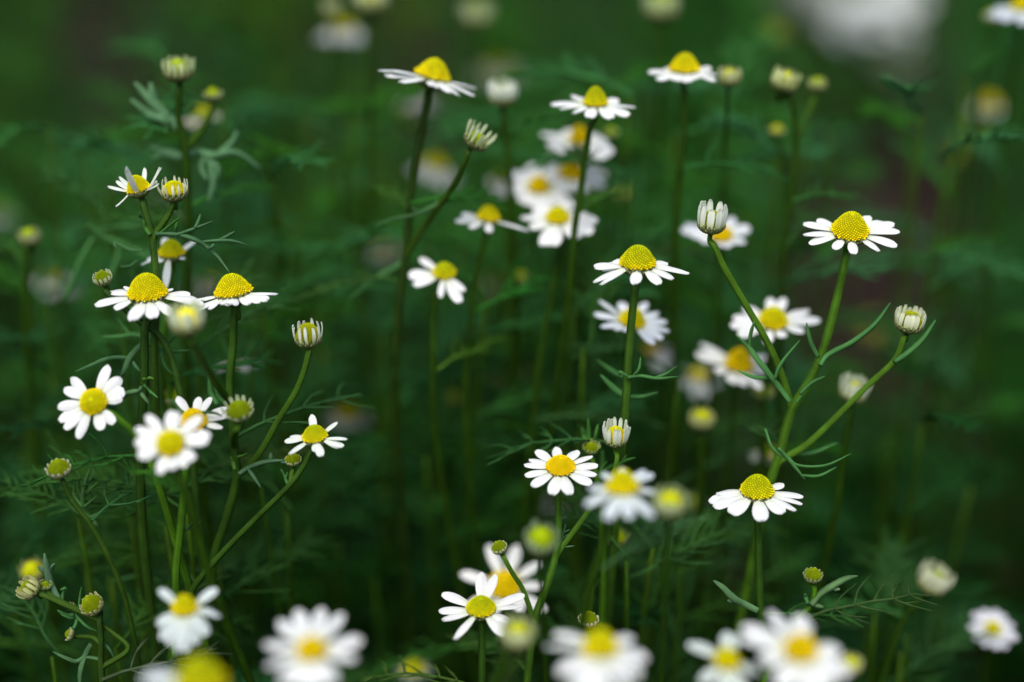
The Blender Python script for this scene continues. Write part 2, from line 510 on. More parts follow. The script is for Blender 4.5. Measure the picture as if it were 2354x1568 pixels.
PLANT_N = [0]
def plant(label, heads, main=None, branches=(), leaves=(), autoleaf=2, rs=1.0, group='chamomile flowers in the meadow', cat='flower', name='chamomile_flower', sc=C_STEM, lean=0.35, leafcol=C_LEAF):
    """one rooted chamomile: stem (with its branches), leaves, flower heads and buds"""
    PLANT_N[0] += 1
    rnd = random.Random(1000 + PLANT_N[0] * 7)
    h0 = heads[0]
    d0 = dep(h0.get('b', 0))
    Y0 = P(h0['c'][0], h0['c'][1], d0).y
    # where the stem meets the ground
    mp = list(main) if main else []
    if mp:
        lx, ly = mp[-1]
        de = d0 + lean * (dvert(lx, ly, Y0) - d0)
        low = P(lx, ly, de)
        prv = P(mp[-2][0], mp[-2][1], d0 + lean * (dvert(mp[-2][0], mp[-2][1], Y0) - d0)) if len(mp) > 1 else low
        drift = (low - prv)
        sx = max(-0.35, min(0.35, drift.x / max(0.004, -drift.z))) if drift.z < 0 else 0.0
    else:
        low = P(h0['c'][0], h0['c'][1], d0)
        sx = rnd.uniform(-0.12, 0.12)
    base = Vector((low.x + sx * low.z * 0.4, low.y + rnd.uniform(-0.01, 0.02), 0.0))
    root = bpy.data.objects.new(name, None)
    COL.objects.link(root)
    root.location = base
    root.empty_display_size = 0.02
    tag(root, label, cat, group)
    ends = [make_head(root, base, hs, rnd) for hs in heads]
    smb = MB()
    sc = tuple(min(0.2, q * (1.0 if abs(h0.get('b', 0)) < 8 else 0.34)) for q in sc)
    r = (0.00088 if main else 0.00055) * rs
    e, n, d, R = ends[0]
    pts = [e + n * (0.25 * R), e - n * (R * 0.4)]
    for (xx, yy) in mp:
        pts.append(P(xx, yy, d0 + lean * (dvert(xx, yy, Y0) - d0)))
    lastp = pts[-1]
    if not mp:
        k1 = Vector((lastp.x + sx * 0.02, lastp.y + rnd.uniform(-.004, .004), lastp.z - 0.05))
        pts.append(k1)
        lastp = k1
    dl_ = (pts[-1] - pts[-2]).normalized()
    k2 = lastp + (dl_ * 0.6 + Vector((0, 0, -0.6))).normalized() * min(0.025, lastp.z * 0.3)
    pts.append(k2)
    lastp = k2
    zz = lastp.z
    pts.append(Vector((lastp.x * 0.5 + base.x * 0.5 + rnd.uniform(-.020, .020), lastp.y * 0.5 + base.y * 0.5, zz * 0.45)))
    pts.append(Vector((base.x, base.y, -0.01)))
    sp = spline(pts, 6)
    nose = min(0.0016, R * 0.19)
    def rad_main(t):
        return r * (0.95 + 0.4 * t) + max(0, (nose - r)) * max(0, 1 - t * 30)
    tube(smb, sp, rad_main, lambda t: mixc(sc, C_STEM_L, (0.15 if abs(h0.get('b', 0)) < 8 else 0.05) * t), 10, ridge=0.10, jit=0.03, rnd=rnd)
    mainpx = [(xx, yy, d0 + lean * (dvert(xx, yy, Y0) - d0)) for (xx, yy) in mp]
    dense = []
    for i in range(len(mainpx) - 1):
        a, b = mainpx[i], mainpx[i + 1]
        for k in range(20):
            t = k / 20
            dense.append(tuple(a[j] * (1 - t) + b[j] * t for j in range(3)))
    dense += mainpx[-1:]
    for (hi, path) in branches:
        jx, jy = path[-1]
        near = min(dense, key=lambda q: (q[0] - jx) ** 2 + (q[1] - jy) ** 2) if dense else (jx, jy, d0)
        dj = near[2]
        if hi is None:
            db = dj
            bp = []
            full = path
        else:
            e, n, db, R = ends[hi]
            bp = [e + n * (0.25 * R), e - n * (R * 0.35)]
            full = path
        L = [0.0]
        for i in range(1, len(full)):
            L.append(L[-1] + math.hypot(full[i][0] - full[i - 1][0], full[i][1] - full[i - 1][1]))
        for i, (xx, yy) in enumerate(full):
            t = (L[i] / L[-1]) if L[-1] > 0 else 1.0
            bp.append(P(xx, yy, db * (1 - t) + dj * t))
        bp[-1] = P(near[0], near[1], dj)
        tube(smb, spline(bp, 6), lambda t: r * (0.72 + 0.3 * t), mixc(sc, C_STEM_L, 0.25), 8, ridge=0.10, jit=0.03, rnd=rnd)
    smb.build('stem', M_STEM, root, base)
    for lf in leaves:
        lb, lines = lf[0], lf[1]
        rr = lf[2] if len(lf) > 2 else 1.0
        lc = mixc(lf[3] if len(lf) > 3 else leafcol, (0.06, 0.19, 0.045), 0.45)
        m = MB()
        dl = dep(lb)
        for li, ln in enumerate(lines):
            q = [P(xx, yy, dl + 0.0012 * math.sin(i * 1.7 + li)) for i, (xx, yy) in enumerate(ln)]
            mn = 1.0 if li == 0 else 0.72
            tube(m, spline(q, 5), lambda t: 0.00060 * rr * mn * max(0.25, (0.95 + 0.15 * math.sin(math.pi * t)) * (1 - 0.72 * t ** 5)), lc, 6, ridge=0.12, jit=0.06, rnd=rnd)
        m.build('leaf', M_LEAF, root, base)
    for k in range(autoleaf):
        t = rnd.uniform(0.45, 0.9)
        p = sp[int(t * (len(sp) - 1))]
        if p.z < 0.03:
            continue
        a = rnd.uniform(0, 6.28)
        m = MB()
        frond(m, p, Vector((math.cos(a), abs(math.sin(a)) * 0.8, rnd.uniform(0.0, 0.5))), rnd.uniform(0.025, 0.045), rnd, pairs=5, col=tuple(q * rnd.uniform(0.4, 0.9) for q in mixc(leafcol, C_LEAF_G, rnd.random())))
        m.build('leaf', M_LEAF, root, base)
    return root

def fl(x, y, b, R, **k):
    k.update(c=(x, y), b=b, R=R, kind='flower')
    return k
def bud(x, y, b, R, **k):
    """half-open bud: short pale petals standing round the disc"""
    d = dict(c=(x, y), b=b, R=R, kind='bud', n=15, e=88, ej=9, bend=46, len=1.30, W=5.0, cw=(0.90, 0.93, 0.66), cb=(0.62, 0.74, 0.22), h=0.95, dc='yb', pw=2.6, frac=0.75, rollk=0.6)
    d.update(k)
    return d
def knob(x, y, b, R, **k):
    """tight round bud: dome with stubby pale petals at the rim"""
    d = dict(c=(x, y), b=b, R=R, kind='bud', n=12, e=75, ej=12, bend=30, len=0.45, W=3.0, cw=(0.70, 0.75, 0.45), cb=(0.5, 0.55, 0.2), h=0.95, dc='b', pw=2.3, frac=0.8)
    d.update(k)
    return d

# ================================================================== ground
def ground():
    mb_v, mb_f = [], []
    xs = sorted(set([round(-3 + 0.05 * i, 3) for i in range(121)] + [-40, -20, -8, -5, 5, 8, 20, 40]))
    ys = sorted(set([round(-1 + 0.05 * i, 3) for i in range(111)] + [-40, -20, -8, -4, 6, 8, 12, 20, 40]))
    rnd = random.Random(5)
    for yy in ys:
        for xx in xs:
            inn = -3 < xx < 3 and -1 < yy < 4.5
            z = rnd.uniform(-0.012, 0.006) if inn else 0.0
            mb_v.append((xx, yy, z))
    m = len(xs)
    for j in range(len(ys) - 1):
        for i in range(m - 1):
            mb_f.append((j * m + i, j * m + i + 1, (j + 1) * m + i + 1, (j + 1) * m + i))
    me = bpy.data.meshes.new('ground')
    me.from_pydata(mb_v, [], mb_f)
    me.polygons.foreach_set('use_smooth', [True] * len(me.polygons))
    mt = bpy.data.materials.new('bare_soil')
    mt.use_nodes = True
    t = mt.node_tree
    bs = t.nodes['Principled BSDF']
    tc = t.nodes.new('ShaderNodeTexCoord')
    nz = t.nodes.new('ShaderNodeTexNoise'); nz.inputs['Scale'].default_value = 9; nz.inputs['Detail'].default_value = 10
    cr = t.nodes.new('ShaderNodeValToRGB')
    cr.color_ramp.elements[0].position, cr.color_ramp.elements[0].color = 0.32, (0.010, 0.007, 0.006, 1)
    cr.color_ramp.elements[1].position, cr.color_ramp.elements[1].color = 0.70, (0.038, 0.025, 0.021, 1)
    n2 = t.nodes.new('ShaderNodeTexNoise'); n2.inputs['Scale'].default_value = 70; n2.inputs['Detail'].default_value = 8
    bp = t.nodes.new('ShaderNodeBump'); bp.inputs['Strength'].default_value = 0.9; bp.inputs['Distance'].default_value = 0.01
    t.links.new(tc.outputs['Object'], nz.inputs['Vector']); t.links.new(tc.outputs['Object'], n2.inputs['Vector'])
    t.links.new(nz.outputs['Fac'], cr.inputs[0]); t.links.new(cr.outputs[0], bs.inputs['Base Color'])
    t.links.new(n2.outputs['Fac'], bp.inputs['Height']); t.links.new(bp.outputs[0], bs.inputs['Normal'])
    bs.inputs['Roughness'].default_value = 0.95
    bs.inputs['Specular IOR Level'].default_value = 0.03
    me.materials.append(mt)
    o = bpy.data.objects.new('ground', me)
    COL.objects.link(o)
    o['kind'] = 'structure'
    o['label'] = 'bare brown soil showing between the plants'
ground()

# ================================================================== undergrowth: one mass of feathery leaves
def leaf_template(rnd, L=0.05):
    """flat thread leaf as quads, unit length along +X, returns (verts, quads)"""
    V, Q = [], []
    def strip(p0, p1, p2, w):
        o = len(V)
        d = (p2 - p0)
        s = Vector((-d.y, d.x, rnd.uniform(-.5, .5) * d.length))
        s = s.normalized() * w
        for p, k in ((p0, 1.0), (p1, 0.9), (p2, 0.3)):
            V.append(p + s * k)
            V.append(p - s * k)
        Q.append((o, o + 1, o + 3, o + 2))
        Q.append((o + 2, o + 3, o + 5, o + 4))
    pr = [Vector((t, 0.08 * math.sin(2.5 * t), -0.30 * t * t + 0.15 * t)) for t in (0, 0.25, 0.5, 0.75, 1.0)]
    wd = 0.011
    strip(pr[0], pr[1], pr[2], wd * 1.3)
    strip(pr[2], pr[3], pr[4], wd)
    for k in range(7):
        t = 0.12 + 0.12 * k
        f = t * 4
        i = min(3, int(f))
        p = pr[i] + (pr[i + 1] - pr[i]) * (f - i)
        for sg in (-1, 1):
            ll = rnd.uniform(0.2, 0.38) * (1 - 0.5 * t)
            dv = Vector((rnd.uniform(.4, .9), sg * rnd.uniform(.6, 1), rnd.uniform(-.2, .6))).normalized()
            strip(p, p + dv * ll * .5, p + dv * ll + Vector((ll * .25, 0, 0)), wd)
            if rnd.random() < 0.75:
                q = p + dv * ll * rnd.uniform(.4, .7)
                d2 = Vector((rnd.uniform(.5, 1), sg * rnd.uniform(-.6, .6), rnd.uniform(-.2, .6))).normalized()
                strip(q, q + d2 * ll * .25, q + d2 * ll * .5, wd * .85)
    return np.array([tuple(v_) for v_ in V], dtype=np.float32), np.array(Q, dtype=np.int32)

# bare places: (bearing x/y, half width per metre, nearest and farthest y of the open soil)
BARE = ((0.268, 0.100, 1.06, 1.50), (-0.055, 0.022, 1.08, 1.28), (-0.29, 0.04, 1.9, 2.3), (0.055, 0.016, 1.12, 1.32), (-0.06, 0.035, 1.75, 2.05), (0.20, 0.035, 0.82, 0.98), (0.33, 0.03, 0.95, 1.1))
def height_cap(x, y):
    """shoots keep off the bare places and stay low on their near side"""
    cap = 9.0
    for i, (slope, hw, y0, y1) in enumerate(BARE):
        k = abs(x / max(y, 0.05) - slope) / (hw * (0.85 + 0.25 * math.sin(y * 31 + i)))
        if k < 1 and y < y1:
            cap = min(cap, 0.0 if y > y0 else max(0.0, CAM_H * (1 - y / y0) - 0.045))
    return cap

def undergrowth():
    rnd = random.Random(77)
    tp = [leaf_template(rnd) for _ in range(10)]
    AV, AQ, AC = [], [], []
    off = 0
    def put(k, pos, dirv, L, roll, col):
        nonlocal off
        V, Q = tp[k]
        x = np.array(dirv, dtype=np.float32); x /= np.linalg.norm(x)
        a = np.array((0, 0, 1), dtype=np.float32) if abs(x[2]) < 0.9 else np.array((1, 0, 0), dtype=np.float32)
        y = np.cross(a, x); y /= np.linalg.norm(y)
        z = np.cross(x, y)
        cr, sr = math.cos(roll), math.sin(roll)
        y, z = y * cr + z * sr, z * cr - y * sr
        W_ = (V[:, :1] * x + V[:, 1:2] * y + V[:, 2:3] * z) * L + np.array(pos, dtype=np.float32)
        W_[:, 2] = np.maximum(W_[:, 2], 0.002)
        AV.append(W_)
        AQ.append(Q + off)
        AC.append(np.tile(np.array([col[0], col[1], col[2], 1.0], dtype=np.float32), (len(V), 1)))
        off += len(V)
    def stemstrip(p0, p1, r, col):
        nonlocal off
        sides, n = 4, 5
        V = []
        for i in range(n):
            t = i / (n - 1)
            c = p0 + (p1 - p0) * t + Vector((math.sin(t * 3 + p0.x * 90) * 0.006, math.cos(t * 2.5 + p0.y * 70) * 0.006, 0))
            for s in range(sides):
                V.append((c.x + math.cos(s * 1.571) * r * (1 - .4 * t), c.y + math.sin(s * 1.571) * r * (1 - .4 * t), c.z))
        Q = []
        for i in range(n - 1):
            for s in range(sides):
                s2 = (s + 1) % sides
                Q.append((i * sides + s, i * sides + s2, (i + 1) * sides + s2, (i + 1) * sides + s))
        AV.append(np.array(V, dtype=np.float32))
        AQ.append(np.array(Q, dtype=np.int32) + off)
        AC.append(np.tile(np.array([col[0], col[1], col[2], 1.0], dtype=np.float32), (len(V), 1)))
        off += len(V)
    # clumps: rooted shoots carrying leaves
    shoots = []
    def cell(x0, x1, y0, y1, n, hlo, hhi, lv):
        for _ in range(n):
            x, y = rnd.uniform(x0, x1), rnd.uniform(y0, y1)
            cl = 0.5 + 0.5 * math.sin(x * 19 + 2.2 * math.sin(y * 13 + 1)) * math.sin(y * 15 + 2 * math.sin(x * 11))
            if rnd.random() > 0.12 + 1.1 * cl:
                continue
            h = min(rnd.uniform(hlo, hhi) * (0.45 + 0.7 * cl), height_cap(x, y))
            if h > 0.03:
                shoots.append((x, y, h, lv))
    cell(-0.45, 0.45, 0.02, 0.40, 120, 0.03, 0.10, 9)
    cell(-0.55, 0.55, 0.38, 0.52, 220, 0.04, 0.15, 9)
    cell(-0.60, 0.60, 0.52, 0.75, 420, 0.05, 0.25, 10)
    cell(-0.80, 0.80, 0.75, 1.20, 900, 0.14, 0.40, 11)
    cell(-1.1, 1.1, 1.20, 1.80, 1000, 0.18, 0.44, 11)
    cell(-1.7, 1.7, 1.80, 3.60, 1700, 0.22, 0.50, 10)
    cell(-1.0, -0.42, -0.3, 0.75, 520, 0.20, 0.46, 10)  # unseen tall shoots at both sides, added to shade the near ground
    cell(0.42, 1.0, -0.3, 0.75, 520, 0.20, 0.46, 10)
    cell(-0.9, 0.9, -0.8, -0.10, 900, 0.22, 0.56, 11)  # unseen tall shoots behind the camera, added to block sky light
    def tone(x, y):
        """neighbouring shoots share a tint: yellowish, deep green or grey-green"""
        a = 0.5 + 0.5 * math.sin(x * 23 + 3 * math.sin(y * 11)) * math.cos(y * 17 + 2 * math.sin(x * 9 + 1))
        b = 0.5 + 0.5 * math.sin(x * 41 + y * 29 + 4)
        far = min(1.0, max(0.0, (y - 0.55) * 2.5))      # shoots darken towards the camera: deep shade put into their leaf colour
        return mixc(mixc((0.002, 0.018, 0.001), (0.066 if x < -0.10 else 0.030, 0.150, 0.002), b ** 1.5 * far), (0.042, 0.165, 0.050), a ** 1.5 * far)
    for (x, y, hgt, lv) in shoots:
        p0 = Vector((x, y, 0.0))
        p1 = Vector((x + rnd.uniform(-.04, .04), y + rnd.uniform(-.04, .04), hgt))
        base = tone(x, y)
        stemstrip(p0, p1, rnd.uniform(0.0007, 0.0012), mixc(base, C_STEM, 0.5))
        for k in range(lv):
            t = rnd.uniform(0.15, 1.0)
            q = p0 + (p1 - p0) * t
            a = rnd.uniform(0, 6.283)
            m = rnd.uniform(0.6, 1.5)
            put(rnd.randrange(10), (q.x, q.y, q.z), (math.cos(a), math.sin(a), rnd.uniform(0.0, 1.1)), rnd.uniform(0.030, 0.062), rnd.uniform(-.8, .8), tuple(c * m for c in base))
    V = np.concatenate(AV); Q = np.concatenate(AQ); C = np.concatenate(AC)
    me = bpy.data.meshes.new('undergrowth')
    me.vertices.add(len(V)); me.loops.add(len(Q) * 4); me.polygons.add(len(Q))
    me.vertices.foreach_set('co', V.ravel())
    me.loops.foreach_set('vertex_index', Q.ravel())
    me.polygons.foreach_set('loop_start', np.arange(0, len(Q) * 4, 4, dtype=np.int32))
    me.update(calc_edges=True)
    ca = me.color_attributes.new('col', 'FLOAT_COLOR', 'POINT')
    ca.data.foreach_set('color', C.ravel())
    me.materials.append(M_UNDER)
    o = bpy.data.objects.new('undergrowth', me)
    COL.objects.link(o)
    o['kind'] = 'stuff'
    o['label'] = 'dense dark green feathery undergrowth filling the meadow'
    o['category'] = 'undergrowth'
undergrowth()

# ================================================================== the flowers, plant by plant
zG1, zF2, zP1, zP2 = Z(1390, 560, 280), Z(1890, 480, 280), Z(215, 620, 280), Z(455, 620, 280)
zI1, zK1, zL2, zP12 = Z(1670, 1090, 280), Z(1220, 1040, 280), Z(1030, 1350, 280), Z(640, 960, 280)
zB1, zP7, zP9, zQ = Z(230, 380, 280), Z(120, 860, 280), Z(300, 930, 320, 2354), Z(20, 1330, 280)

# ---- right: branching plant with one open flower between two half-open buds
plant('branching chamomile with an open flower between two half-open buds, over bare soil',
      [fl(*zF2(1172, 600), 1, 42, tilt=12, h=1.12, z=zF2, W=10.5, rad=114, e=0, bend=-18, dc='y', pw=2.2, fl=380,
          tips=[(580, 300, 4), (270, 390, 4), (195, 640), (300, 830, -6), (760, 960, -8), (1120, 1065, -4), (1680, 1000, -8), (2070, 880, -6), (2190, 560, 2), (2130, 390, 5), (1900, 345, 5), (1690, 225, 5)]),
       bud(1635, 513, 0, 29, n=11, len=1.75, W=8.2, e=86, bend=20, cw=(0.87, 0.91, 0.80), lean=2, h=1.0, dc='yb'),
       bud(2090, 741, 2, 30, n=16, len=1.15, W=6.0, e=88, bend=34, lean=6, h=0.85, cw=(0.84, 0.88, 0.66))],
      main=[(1942, 600), (1920, 700), (1888, 815), (1855, 885), (1820, 940), (1795, 1030), (1770, 1110), (1745, 1200)],
      branches=[(1, [(1641, 565), (1662, 612), (1720, 712), (1765, 790), (1795, 860), (1812, 915), (1818, 945)]),
                (2, [(2078, 775), (2058, 825), (1990, 890), (1900, 980), (1850, 1025), (1800, 1055), (1785, 1068)])],
      leaves=[(1, [[(1816, 925), (1790, 890), (1768, 862), (1735, 820), (1722, 800), (1690, 770)], [(1722, 800), (1724, 770), (1733, 738)], [(1770, 868), (1735, 868), (1695, 852)], [(1780, 872), (1792, 840), (1838, 782)]], 1.25),
              (0, [[(1884, 840), (1900, 818), (1960, 785), (2010, 745), (2046, 696)], [(1937, 800), (1960, 790), (1975, 770)], [(1880, 822), (1862, 785), (1853, 742)]], 1.35),
              (1, [[(1838, 905), (1865, 880), (1896, 865)], [(1830, 925), (1845, 905)]], 0.9),
              (1, [[(2055, 832), (2085, 812), (2120, 780), (2150, 736)]], 1.4),
              (-1, [[(1788, 1030), (1812, 1055), (1850, 1102)], [(1812, 1052), (1830, 1068), (1895, 1070), (1955, 1043)], [(1838, 1092), (1880, 1094), (1922, 1074)], [(1758, 985), (1775, 1030), (1800, 1052)]], 1.0),
              (5, [[(1820, 1045), (1870, 1040), (1925, 1018)]], 1.2)],
      autoleaf=1, rs=1.25, name='chamomile_plant', cat='plant', sc=(0.045, 0.115, 0.008))
# ---- tall single flower right of centre
plant('tall single chamomile with yellow-green cone, drooping petals and thread leaves halfway down',
      [fl(*zG1(1110, 575), 0, 41, tilt=0, h=1.02, z=zG1, W=11.5, rad=108, e=-12, bend=-20, dc='g', pw=2.3, open=0.3, fl=300,
          tips=[(500, 530, -8), (640, 480, -6), (370, 655, -8), (205, 610, 6), (185, 930, -12), (310, 985, -14), (1010, 985, -14), (1510, 985, -16), (1805, 865, -12), (2145, 735, -8), (1855, 630, -10), (1750, 520, -6)])],
      main=[(1461, 660), (1456, 700), (1448, 780), (1441, 880), (1436, 960), (1430, 1010)],
      leaves=[(1, [[(1442, 868), (1470, 864), (1510, 870), (1557, 866)], [(1505, 868), (1530, 860), (1555, 842)], [(1455, 864), (1468, 848), (1472, 820)], [(1445, 868), (1425, 855), (1425, 862)]], 0.95),
              (8, [[(1440, 868), (1410, 855), (1372, 828)]], 1.0), (5, [[(1438, 912), (1410, 892), (1380, 862)]], 1.3), (4, [[(1440, 912), (1475, 912), (1512, 902)]], 1.1)],
      autoleaf=1, rs=1.2, sc=(0.030, 0.080, 0.008))
# ---- right below: single flower over the dark soil
plant('single chamomile with greenish cone ringed by yellow dots, broad white petals spread to its left',
      [fl(*zI1(1155, 690), 0, 38, tilt=0, h=1.03, z=zI1, W=11.5, rad=108, e=-10, bend=-10, dc='g', open=0.16,
          tips=[(350, 720, -10, 1.3), (180, 860, -12, 1.2), (230, 960, -12, 1.2), (540, 1055, -12, 1.4), (1120, 1170, -10, 1.35), (1590, 1040, -10, 1.3), (1870, 1000, -10, .9), (2050, 900, -10, .75), (2110, 775, -8, .8), (1750, 545, 4, .8)])],
      main=[(1741, 1200), (1743, 1280), (1745, 1360), (1749, 1420)],
      leaves=[(0, [[(1742, 1404), (1710, 1388), (1685, 1375), (1660, 1350), (1640, 1335)], [(1685, 1376), (1680, 1362)], [(1690, 1383), (1672, 1380)]], 1.5, (0.11, 0.19, 0.10))],
      autoleaf=1, rs=1.05, sc=(0.022, 0.062, 0.007))
plant('tiny tight green bud beside a pale grey-green leaf over dark ground',
      [knob(1868, 1322, 0, 19, tilt=8, n=14, cw=(0.40, 0.50, 0.28))],
      main=[(1871, 1352), (1866, 1388), (1845, 1412), (1828, 1430)],
      leaves=[(0, [[(1864, 1392), (1882, 1368), (1912, 1348), (1945, 1330), (1970, 1324)], [(1866, 1390), (1893, 1396)], [(1908, 1352), (1930, 1355)]], 1.7, (0.13, 0.21, 0.10)), (0, [[(1857, 1388), (1850, 1370), (1852, 1366)]], 0.9)],
      autoleaf=1, rs=0.8, name='chamomile_bud')
# ---- centre: K plant
plant('branching chamomile with a flat round flower, crown-shaped bud above, knob bud below',
      [fl(*zK1(990, 630), -0.5, 33, tilt=8, h=0.82, z=zK1, W=10.5, rad=86, e=0, bend=-14, dc='o', pw=2.3, fl=300, open=0.4,
          tips=[(250, 560), (360, 465), (505, 300), (910, 250), (1360, 300, None, 1.1), (1655, 400, None, .7), (1765, 575), (1720, 745), (1595, 905, None, 1.2), (1150, 1085, None, 1.2), (800, 1085, None, 1.2), (400, 945), (260, 760, None, .8)]),
       bud(1415, 1005, 0, 25, n=15, len=1.75, W=5.0, e=87, bend=20, cw=(0.86, 0.91, 0.80), tilt=6, h=1.05, dc='y'),
       knob(1147, 1258, 0, 16.5, tilt=8, lean=-16, n=13, cw=(0.66, 0.72, 0.42), dc='b')],
      main=[(1284, 1125), (1284, 1180), (1283, 1240), (1273, 1295), (1252, 1360), (1236, 1402), (1225, 1450)],
      branches=[(1, [(1418, 1050), (1405, 1100), (1352, 1175), (1308, 1235), (1284, 1268), (1280, 1285)]),
                (2, [(1158, 1282), (1176, 1315), (1200, 1352), (1213, 1385), (1222, 1412), (1228, 1425)])],
      leaves=[(1, [[(1290, 1258), (1292, 1235), (1300, 1205)], [(1293, 1225), (1310, 1217)], [(1292, 1240), (1305, 1228)], [(1292, 1258), (1320, 1255)]], 0.6, (0.07, 0.12, 0.09)),
              (2, [[(1409, 1085), (1430, 1062), (1460, 1052)], [(1425, 1067), (1440, 1045)]], 0.9, C_LEAF_G), (3, [[(1400, 1100), (1380, 1085), (1395, 1060)]], .8, C_LEAF_G)],
      autoleaf=1, rs=1.0, sc=(0.040, 0.105, 0.010))
plant('small unopened round bud wrapped in spiky green bracts, beside the crown-shaped bud',
      [knob(1358, 1030, 3, 15, tilt=20, n=12, len=0.95, W=4.0, bend=70, cw=(0.40, 0.52, 0.16), dc='b')],
      main=[(1362, 1060), (1372, 1100), (1378, 1150)],
      leaves=[(4, [[(1350, 1020), (1341, 1000), (1338, 985)], [(1354, 1015), (1353, 990), (1351, 962)], [(1366, 1015), (1370, 995), (1374, 975)]], 1.3, C_LEAF_G),
              (6, [[(1376, 1110), (1384, 1070), (1384, 1035)], [(1380, 1090), (1400, 1075), (1430, 1060)]], 1.2, C_LEAF_G)], autoleaf=0, rs=0.8, name='chamomile_bud')
plant('sharp white chamomile with two petals standing up, in front of a blurred yellow flower',
      [fl(*zL2(995, 855), -1.5, 34, tilt=2, h=0.80, z=zL2, W=11, rad=96, e=-4, bend=-12, dc='g', open=0.14,
          tips=[(1000, 230, 14, 1.15), (1270, 260, 14, 1.0), (1885, 615, 4), (1845, 800, 0), (1610, 1085, -4, 1.2), (1500, 1250, -4, 1.2), (480, 1300, -4, .85), (200, 1010, -2), (130, 875, 0, .95), (180, 600, 2, 1.1)])],
      main=[(1107, 1420), (1108, 1480), (1108, 1550)], autoleaf=1, rs=1.0, sc=(0.018, 0.055, 0.006))
plant('soft yellow-centred chamomile tucked behind the sharp flower with upright petals',
      [fl(1160, 1345, 13, 36, tilt=22, h=0.85, W=11, rad=108, e=2, bend=-10, dc='o',
          tips=[(1055, 1318), (1122, 1258), (1192, 1260), (1242, 1295), (1250, 1342), (1255, 1392), (1200, 1395), (1130, 1400), (1070, 1388)])],
      main=[(1160, 1400), (1158, 1480)], autoleaf=1)
plant('green knob bud with white stubs, just above the big blurred front flower',
      [knob(1352, 1424, 0, 21, tilt=-4, n=14, len=0.42, cw=(0.75, 0.80, 0.6))], main=[(1352, 1455), (1350, 1500)], autoleaf=1, rs=.9, name='chamomile_bud')
# ---- left: P plants
plant('sharp white chamomile with tall grainy yellow cone on a dark straight stem',
      [fl(*zP1(1150, 680), -1, 44.5, tilt=0, h=1.06, z=zP1, W=11.5, rad=116, e=-6, bend=-14, dc='y', pw=2.4, fl=380, open=0.3,
          tips=[(590, 480, 4), (325, 580, -2, 1.2), (130, 860, -6), (560, 960, -14, .9), (1050, 1195, -10, 1.45), (1450, 1145, -10, 1.2), (1790, 1085, -10), (2140, 740, -6, 1.1), (1985, 660, -4), (1600, 530, 8, .5), (2330, 850, -6, .9)])],
      main=[(335, 745), (332, 850), (328, 930), (324, 1000), (322, 1070)],
      leaves=[(2, [[(332, 790), (322, 797), (300, 820), (285, 855), (278, 870)], [(298, 823), (265, 822), (240, 827), (205, 842), (173, 855)], [(301, 825), (312, 842), (324, 856)]], 1.3, (0.05, 0.10, 0.06)),
              (6, [[(345, 779), (310, 770), (280, 773), (230, 774)], [(298, 769), (283, 750), (270, 732)], [(350, 779), (356, 770)]], 1.0),
              (3, [[(334, 790), (358, 796), (372, 815), (380, 842), (417, 876)], [(380, 842), (378, 846)], [(372, 810), (400, 808), (437, 805)]], 1.0),
              (-2, [[(257, 939), (272, 920), (290, 905), (315, 899), (324, 897)], [(320, 899), (325, 888)], [(320, 899), (330, 912), (343, 929)], [(258, 938), (252, 930)]], 1.3, (0.09, 0.16, 0.085)),
              (0, [[(328, 872), (342, 869), (353, 871)]], 0.9, C_STEM_L),
              (0, [[(330, 885), (345, 900), (363, 915)]], 0.8)],
      autoleaf=1, rs=1.2, sc=(0.016, 0.046, 0.006))
plant('branching chamomile with three buds and an edge-on flower with collared yellow cone',
      [fl(*zP2(860, 655), 0.5, 43, tilt=-9, lean=-7, h=1.0, z=zP2, W=10, rad=108, e=-6, bend=-8, dc='y', pw=2.2, open=0.42, fl=380,
          tips=[(-40, 780, -4), (200, 755, -4), (160, 1000, -10), (455, 970, -16, .7), (760, 880, -14, 1.3), (930, 875, -14, 1.3), (1265, 870, -16, .9), (1500, 810, -10), (1650, 770, -6), (1800, 650, -2)]),
       bud(708, 775, 0, 28, n=11, len=1.45, W=3.9, e=89, bend=42, lean=-3, cw=(0.84, 0.88, 0.80), h=1.15, pw=3.2, dc='yb'),
       bud(430, 741, -13, 35, n=15, len=1.35, W=7, e=86, bend=34, cw=(0.72, 0.80, 0.62), h=1.0, dc='y'),
       bud(549, 943, -5, 26, tilt=22, n=13, len=0.80, W=4.2, e=58, bend=55, cw=(0.66, 0.74, 0.46), h=0.8, dc='b')],
      main=[(540, 706), (535, 800), (528, 880), (533, 960), (540, 1040), (544, 1092), (524, 1180), (495, 1268)],
      branches=[(1, [(711, 806), (700, 850), (680, 900), (640, 965), (598, 1040), (565, 1078), (547, 1095)]),
                (2, [(440, 785), (462, 825), (488, 868), (512, 902), (530, 925)]),
                (3, [(545, 985), (538, 1010), (537, 1025)])],
      leaves=[(0, [[(548, 1090), (572, 1075), (610, 1062), (655, 1058)], [(622, 1060), (622, 1040)], [(570, 1078), (582, 1095), (600, 1122)], [(640, 1060), (660, 1064)]], 1.3, (0.08, 0.13, 0.09)),
              (0, [[(540, 1080), (535, 1062), (530, 1050)], [(545, 1050), (560, 1046), (568, 1042)]], 0.8, C_STEM_L),
              (4, [[(500, 930), (485, 905), (480, 860)], [(520, 930), (500, 910), (497, 880)]], 1.0)],
      autoleaf=1, rs=1.15, sc=(0.026, 0.070, 0.007))
